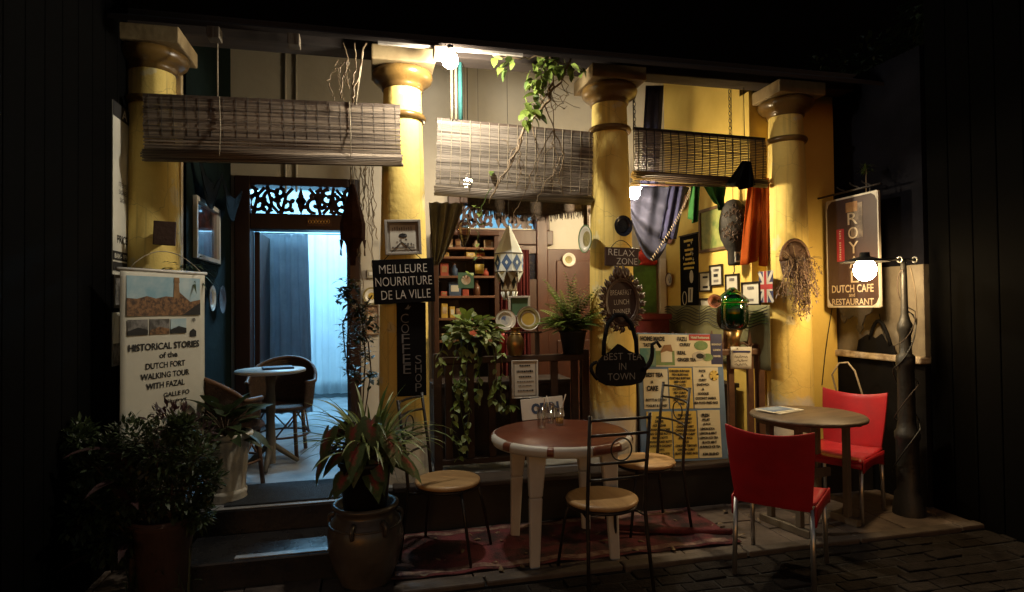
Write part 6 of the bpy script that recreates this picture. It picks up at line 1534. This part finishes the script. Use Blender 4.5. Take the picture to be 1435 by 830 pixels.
# ================================================================== POTHOS AND FERN ON THE RAILING
px = onY(662, 470, 4.36).x
po = thing('pothos_plant', 'trailing light green pothos over the dark railing', 'plant', (px, 4.36, zr+.001))
s = MB(); s.lathe([(0,0),(.07,0),(.095,.13),(.10,.135),(.095,.145),(.085,.13),(0,.13)], 22); s.build('pot', 'plastic_pot', po)
pm = [leaf_mesh('leaf', m, 1, .68, 4, .3, .22, .8) for m in ('leaf_pothos','leaf_pothos','leaf_green','leaf_bright')]
o0 = po.location; q = random.Random(77)
for i in range(150):
    d = Vector((q.gauss(0,1), q.gauss(-.35,.8), q.gauss(.5,.8))).normalized(); pos = Vector((0,0,.16))+Vector((d.x*.19, d.y*.13, d.z*.15))*q.uniform(.35,1); L = q.uniform(.055,.095)
    dr = (d+Vector((q.uniform(-.5,.5), q.uniform(-.6,.2), q.uniform(-.7,.3)))); put(pm[i % 4], 'leaf', po, pos, rot_to(dr, q.uniform(-.6,.6)), scale=(L,L,L))
for tr in ([(700,470),(704,520),(700,545),(706,570),(718,568)], [(690,480),(696,530),(690,560),(702,568)], [(640,480),(634,520),(640,560),(632,600),(645,640)], [(655,490),(650,540),(658,580),(650,625)], [(625,470),(616,500),(622,525)], [(668,490),(672,530),(668,560)], [(645,480),(648,520),(640,545),(652,610)]):
    P_ = [onY(u, v, 4.28)-o0 for u, v in tr]; F_ = [Vector((0,-.03,.13)), P_[0]+Vector((0,.0,.03))]
    for a, b in zip(P_[:-1], P_[1:]): F_ += [a.lerp(b, k/4) for k in range(4)]
    F_.append(P_[-1]); s = MB(); s.tube(F_, .003, 5); s.build('vine', 'leaf_green', po)
    for k, p_ in enumerate(F_[2:]):
        for _ in range(2):
            if q.random() < .72: L = q.uniform(.045,.075); put(pm[q.randrange(4)], 'leaf', po, p_, rot_to((q.uniform(-1,1), q.uniform(-1,-.1), q.uniform(-1,.1)), q.uniform(-.6,.6)), scale=(L,L,L))
fx_ = onY(803, 490, YR).x
fn = thing('fern_plant', 'bushy fern in a black pot on the railing left of the middle column', 'plant', (fx_, YR, zr+.001))
s = MB(); s.lathe([(0,0),(.075,0),(.10,.16),(.11,.165),(.105,.175),(.095,.16),(0,.155)], 22); s.build('pot', 'plastic_pot', fn)
def frond(L, e0, curl, m):
    mb_ = MB(); x = z = 0; e = e0; n = 18; P_ = []
    for i in range(n+1):
        P_.append(Vector((x,0,z))); x += L/n*math.cos(e); z += L/n*math.sin(e); e -= curl/n
    mb_.tube(P_, [.0025*(1-.8*i/n) for i in range(n+1)], 4)
    for i in range(2, n):
        w_ = L*.19*math.sin(math.pi*(i/n)**.7)**.7; d = (P_[i+1]-P_[i]).normalized()
        for sd in (-1, 1): add_leaf(mb_, P_[i], d*.35+Vector((0,sd,0)), w_, L*.066, .15, Vector((0,0,1)))
    return mb_.mesh('frond', m, False)
fr = [frond(L, R(e), R(c), m) for L, e, c, m in ((.36,70,70,'leaf_bright'),(.32,55,75,'leaf_bright'),(.30,40,60,'leaf_green'),(.42,82,30,'leaf_bright'),(.28,62,95,'leaf_bright'))]
q = random.Random(5)
for i in range(95): k = q.uniform(.75,1.25); put(fr[i % 5], 'frond', fn, (q.uniform(-.03,.03), q.uniform(-.03,.03), .15), (q.uniform(-.3,.3), q.uniform(-.15,.2), q.uniform(0,6.283)), scale=(k,k,k))

# ================================================================== VINE UNDER THE EAVE, BARE ROOTS
vn = thing('climbing_vine', 'green vine hanging from the eave with bare twisted stems over the pale blind', 'vine', onY(760, 70, 4.02)); o0 = vn.location
def UV(u, v, Y): return onY(u, v, Y)-o0
q = random.Random(13)
def stem(T_, r, Y0, Y1, m='dry_stem', amp=.012):
    n = len(T_); P_ = [UV(u, v, Y0+(Y1-Y0)*i/(n-1)) for i, (u, v) in enumerate(T_)]; F_ = []
    for a, b in zip(P_[:-1], P_[1:]): F_ += [a.lerp(b, k/4)+Vector((q.uniform(-1,1),q.uniform(-1,1),q.uniform(-1,1)))*amp for k in range(4)]
    F_.append(P_[-1]); s = MB(); s.tube(F_, [1.45*r*(1-.6*i/len(F_)) for i in range(len(F_))], 5); s.build('stem', m, vn); return F_
main = []
main += stem([(770,78),(775,110),(768,140),(748,165),(735,180),(728,200),(712,235),(695,262),(685,285)], .008, 4.05, 4.22)
stem([(800,80),(790,110),(765,135),(745,160),(732,185),(718,225),(700,255),(690,275)], .006, 4.05, 4.23)
stem([(760,78),(778,120),(752,150),(738,175),(722,215),(704,252)], .005, 4.04, 4.21)
stem([(780,90),(755,130),(770,160),(780,190),(790,220),(782,250),(790,275)], .004, 4.06, 4.24); stem([(770,130),(778,165),(776,200),(785,235)], .003, 4.08, 4.22)
stem([(728,200),(716,215),(712,240),(720,255)], .003, 4.2, 4.22); stem([(775,180),(760,205),(748,230),(740,262),(725,290),(718,310)], .003, 4.2, 4.3); stem([(790,215),(775,245),(760,262),(750,290),(742,315)], .0026, 4.2, 4.3)
stem([(735,180),(728,210),(730,240),(724,262)], .0035, 4.2, 4.22); stem([(745,170),(752,200),(756,225),(750,250)], .003, 4.2, 4.22)
for _ in range(16):
    u, v = q.uniform(755,800), q.uniform(85,135); stem([(u,v),(u+q.uniform(-20,25),v+q.uniform(8,25)),(u+q.uniform(-30,40),v+q.uniform(15,50))], .0022, 4.03, 4.1, amp=.018)
for _ in range(14):
    u, v = q.uniform(690,800), q.uniform(190,260); stem([(u,v),(u+q.uniform(-14,14),v+q.uniform(4,18)),(u+q.uniform(-22,22),v+q.uniform(10,32))], .002, 4.2, 4.2, amp=.01)
stem([(690,78),(720,84),(750,80),(790,88),(815,98)], .005, 4.0, 4.05)
vm_ = [leaf_mesh('leaf', m, 1, .62, 4, .35, .2, .8) for m in ('leaf_bright','leaf_green','leaf_bright')]
for cu, cv, n, sp_ in ((765,84,8,10),(784,88,8,10),(800,92,6,9),(757,128,7,8),(740,170,4,7),(712,88,8,10),(695,80,3,5),(752,95,9,9),(750,118,12,10),(757,105,8,8),(745,138,6,8),(742,152,8,9),(750,160,7,8),(775,92,7,10),(790,98,8,12),(808,100,5,8),(770,105,5,8),(735,158,4,6)):
    for _ in range(n):
        L = q.uniform(.055,.10); put(vm_[q.randrange(3)], 'leaf', vn, UV(cu+q.uniform(-sp_,sp_), cv+q.uniform(-sp_,sp_)*.8, q.uniform(3.98,4.12)), rot_to((q.uniform(-1,1), q.uniform(-1,.2), q.uniform(-1.2,.1)), q.uniform(-.6,.6)), scale=(L,L,L))
for cu, cv in ((671,345),(668,290),(664,362),(690,240),(674,318),(655,383),(672,300)):
    for _ in range(2): L = q.uniform(.045,.065); put(vm_[q.randrange(3)], 'leaf', vn, UV(cu+q.uniform(-4,4), cv+q.uniform(-4,4), 4.32), rot_to((q.uniform(-1,1), -1, q.uniform(-.8,.6)), 0), scale=(L,L,L))
stem([(690,262),(676,290),(668,320),(672,345),(662,370)], .0025, 4.24, 4.32, 'leaf_green')
# dry twigs at the right end of the long blind and beside the door
dt = thing('dry_twigs', 'bare twigs caught above the long blind left of the lit column', 'twigs', onY(482, 66, 4.08)); o0 = dt.location
def tstem(parent, T_, r, Y, amp=.008):
    oo = parent.location; P_ = [onY(u, v, Y)-oo for u, v in T_]; F_ = []
    for a, b in zip(P_[:-1], P_[1:]): F_ += [a.lerp(b, k/4)+Vector((q.uniform(-1,1),q.uniform(-1,1)*.5,q.uniform(-1,1)))*amp for k in range(4)]
    F_.append(P_[-1]); s = MB(); s.tube(F_, r, 5); s.build('twig', 'dry_stem', parent)
for T_, r in (([(480,60),(488,82),(480,110),(478,138)], .004), ([(498,62),(499,90),(494,120),(496,143)], .005), ([(512,60),(505,95),(497,120),(494,145)], .006), ([(486,84),(470,100),(458,112),(466,132)], .0025), ([(489,84),(484,104),(490,125)], .003), ([(478,88),(474,110),(480,135)], .0025)):
    tstem(dt, T_, r, 4.06)
for k in range(30):
    u, v = q.uniform(468,492), q.uniform(82,140); tstem(dt, [(u,v),(u+q.uniform(-6,6),v+q.uniform(3,10))], .0016, 4.06, .004)
dr_ = thing('hanging_roots', 'thin dry roots hanging on the wall right of the door', 'roots', onY(505, 234, 5.2))
for k in range(15):
    u = q.uniform(490,522); T_ = [(u, 234)]; v = 234
    while v < q.uniform(300,400): v += q.uniform(18,34); u += q.uniform(-4,7); T_.append((min(u,529), v))
    if len(T_) > 1: tstem(dr_, T_, q.uniform(.002,.004), 5.2, .012)

# ================================================================== DRIED FLOWER BASKET ON THE RIGHT COLUMN
bk = thing('dried_flower_basket', 'wall basket of hanging dried flowers on the right column', 'basket', onY(1113, 370, 4.12)); o0 = bk.location
s = MB(); s.sheet(lambda a, b: (.13*math.cos(math.pi*a)*(1-.25*b), -.07*math.sin(math.pi*a)*(1-.4*b), .02-.13*b), 18, 6); s.build('basket', 'rattan_weave', bk, solid=.008)
s = MB(); s.tube([(.13*math.cos(math.pi*k/14), -.01, .02+.17*math.sin(math.pi*k/14)) for k in range(15)], .012, 7); s.build('hoop', 'rattan', bk)
s = MB(); s.sheet(lambda a, b: (.125*math.cos(math.pi*a)*b, .0, .02+.165*math.sin(math.pi*a)*b), 16, 4); s.build('woven_back', 'rattan_weave', bk, solid=.006)
s = MB(); lv = MB(); q = random.Random(55)
for i in range(95):
    x = q.gauss(0,.07); L = q.uniform(.12,.44)*(1-abs(x)*1.5); P_ = [Vector((x*.6, -.03-q.uniform(0,.06), q.uniform(.0,.06)))]
    for k in range(6): P_.append(P_[-1]+Vector((q.uniform(-.014,.014)+x*.07, q.uniform(-.008,.006)-(.02 if k == 0 else 0), -L/6)))
    s.tube(P_, .0018, 4)
    for p_ in P_[1:]:
        for _ in range(8): add_leaf(lv, p_+Vector((q.uniform(-.012,.012), q.uniform(-.01,.01), q.uniform(-.03,.03))), rdir(-1,.3), q.uniform(.012,.03), .009, .3)
for i in range(10): a = q.uniform(.2,2.9); s.tube([(0,-.03,0),(.15*math.cos(a),-.05,.12*math.sin(a)+.02),(.22*math.cos(a),-.05,.16*math.sin(a))], .002, 4)
s.build('stalks', 'dry_stem', bk, kind='stuff'); lv.build('dried_flowers', 'dry_lavender', bk, kind='stuff', fix=False)
# sprig above the projecting sign
sg2 = thing('sprig', 'small pale sprig growing above the brown hanging sign', 'plant', onX(1214, 268, SX)); q = random.Random(6)
s = MB(); s.tube([(0,0,-.02),(.0,.0,.10),(.005,0,.17)], .004, 5); s.build('stem', 'dry_stem', sg2)
lv = MB()
for i in range(60): add_leaf(lv, Vector((0,0,.17))+rdir()*.02, rdir(-.2,1), q.uniform(.04,.09), .01, .3)
lv.build('leaves', 'leaf_green', sg2, kind='stuff', fix=False)
# cables on the corner wall
for T_, lab in (([(1166,432),(1160,470),(1156,500),(1152,540)], 'thin dark cable down the yellow corner wall'), ([(1232,440),(1240,475),(1252,510),(1262,530)], 'dark cable across the grey neighbour wall')):
    P_ = [onY(u, v, 4.45) if T_[0][0] < 1200 else onX(u, v, 3.94) for u, v in T_]; s = MB(); s.tube([p_-P_[-1] for p_ in P_], .004, 5); tag(s.build('cable', 'dark_cord', loc=P_[-1]), lab, 'cable')

# dark tree beyond the low neighbour wall
tr = thing('street_tree', 'dark tree behind the grey wall in the top right corner', 'tree', (5.3, 5.2, 0)); q = random.Random(91)
s = MB(); s.tube([(0,0,-.05),(.03,.02,1.0),(-.04,0,2.0),(.0,.05,2.9)], [.16,.13,.11,.07], 10)
for k in range(7):
    a = k*.9; s.tube(arc((0,0,2.0+.1*k),(.4*math.cos(a),.4*math.sin(a),2.5+.1*k),(.9*math.cos(a),.9*math.sin(a),3.0+.12*k),6), [.06,.05,.04,.035,.03,.02,.01], 6)
s.build('trunk', 'bark', tr)
s = MB()
blobs = [(Vector((q.uniform(-1,1), q.uniform(-1,1), q.uniform(2.4,4.2))), q.uniform(.25,.5)) for _ in range(22)]
for i in range(5200):
    c, r_ = q.choice(blobs); d = Vector((q.gauss(0,1), q.gauss(0,1), q.gauss(0,1))).normalized(); add_leaf(s, c+d*r_*q.random()**.4, d+Vector((q.uniform(-.6,.6), q.uniform(-.6,.6), -.3)), q.uniform(.06,.12), .04, .3)
s.build('crown', 'leaf_dark', tr, kind='stuff', fix=False)
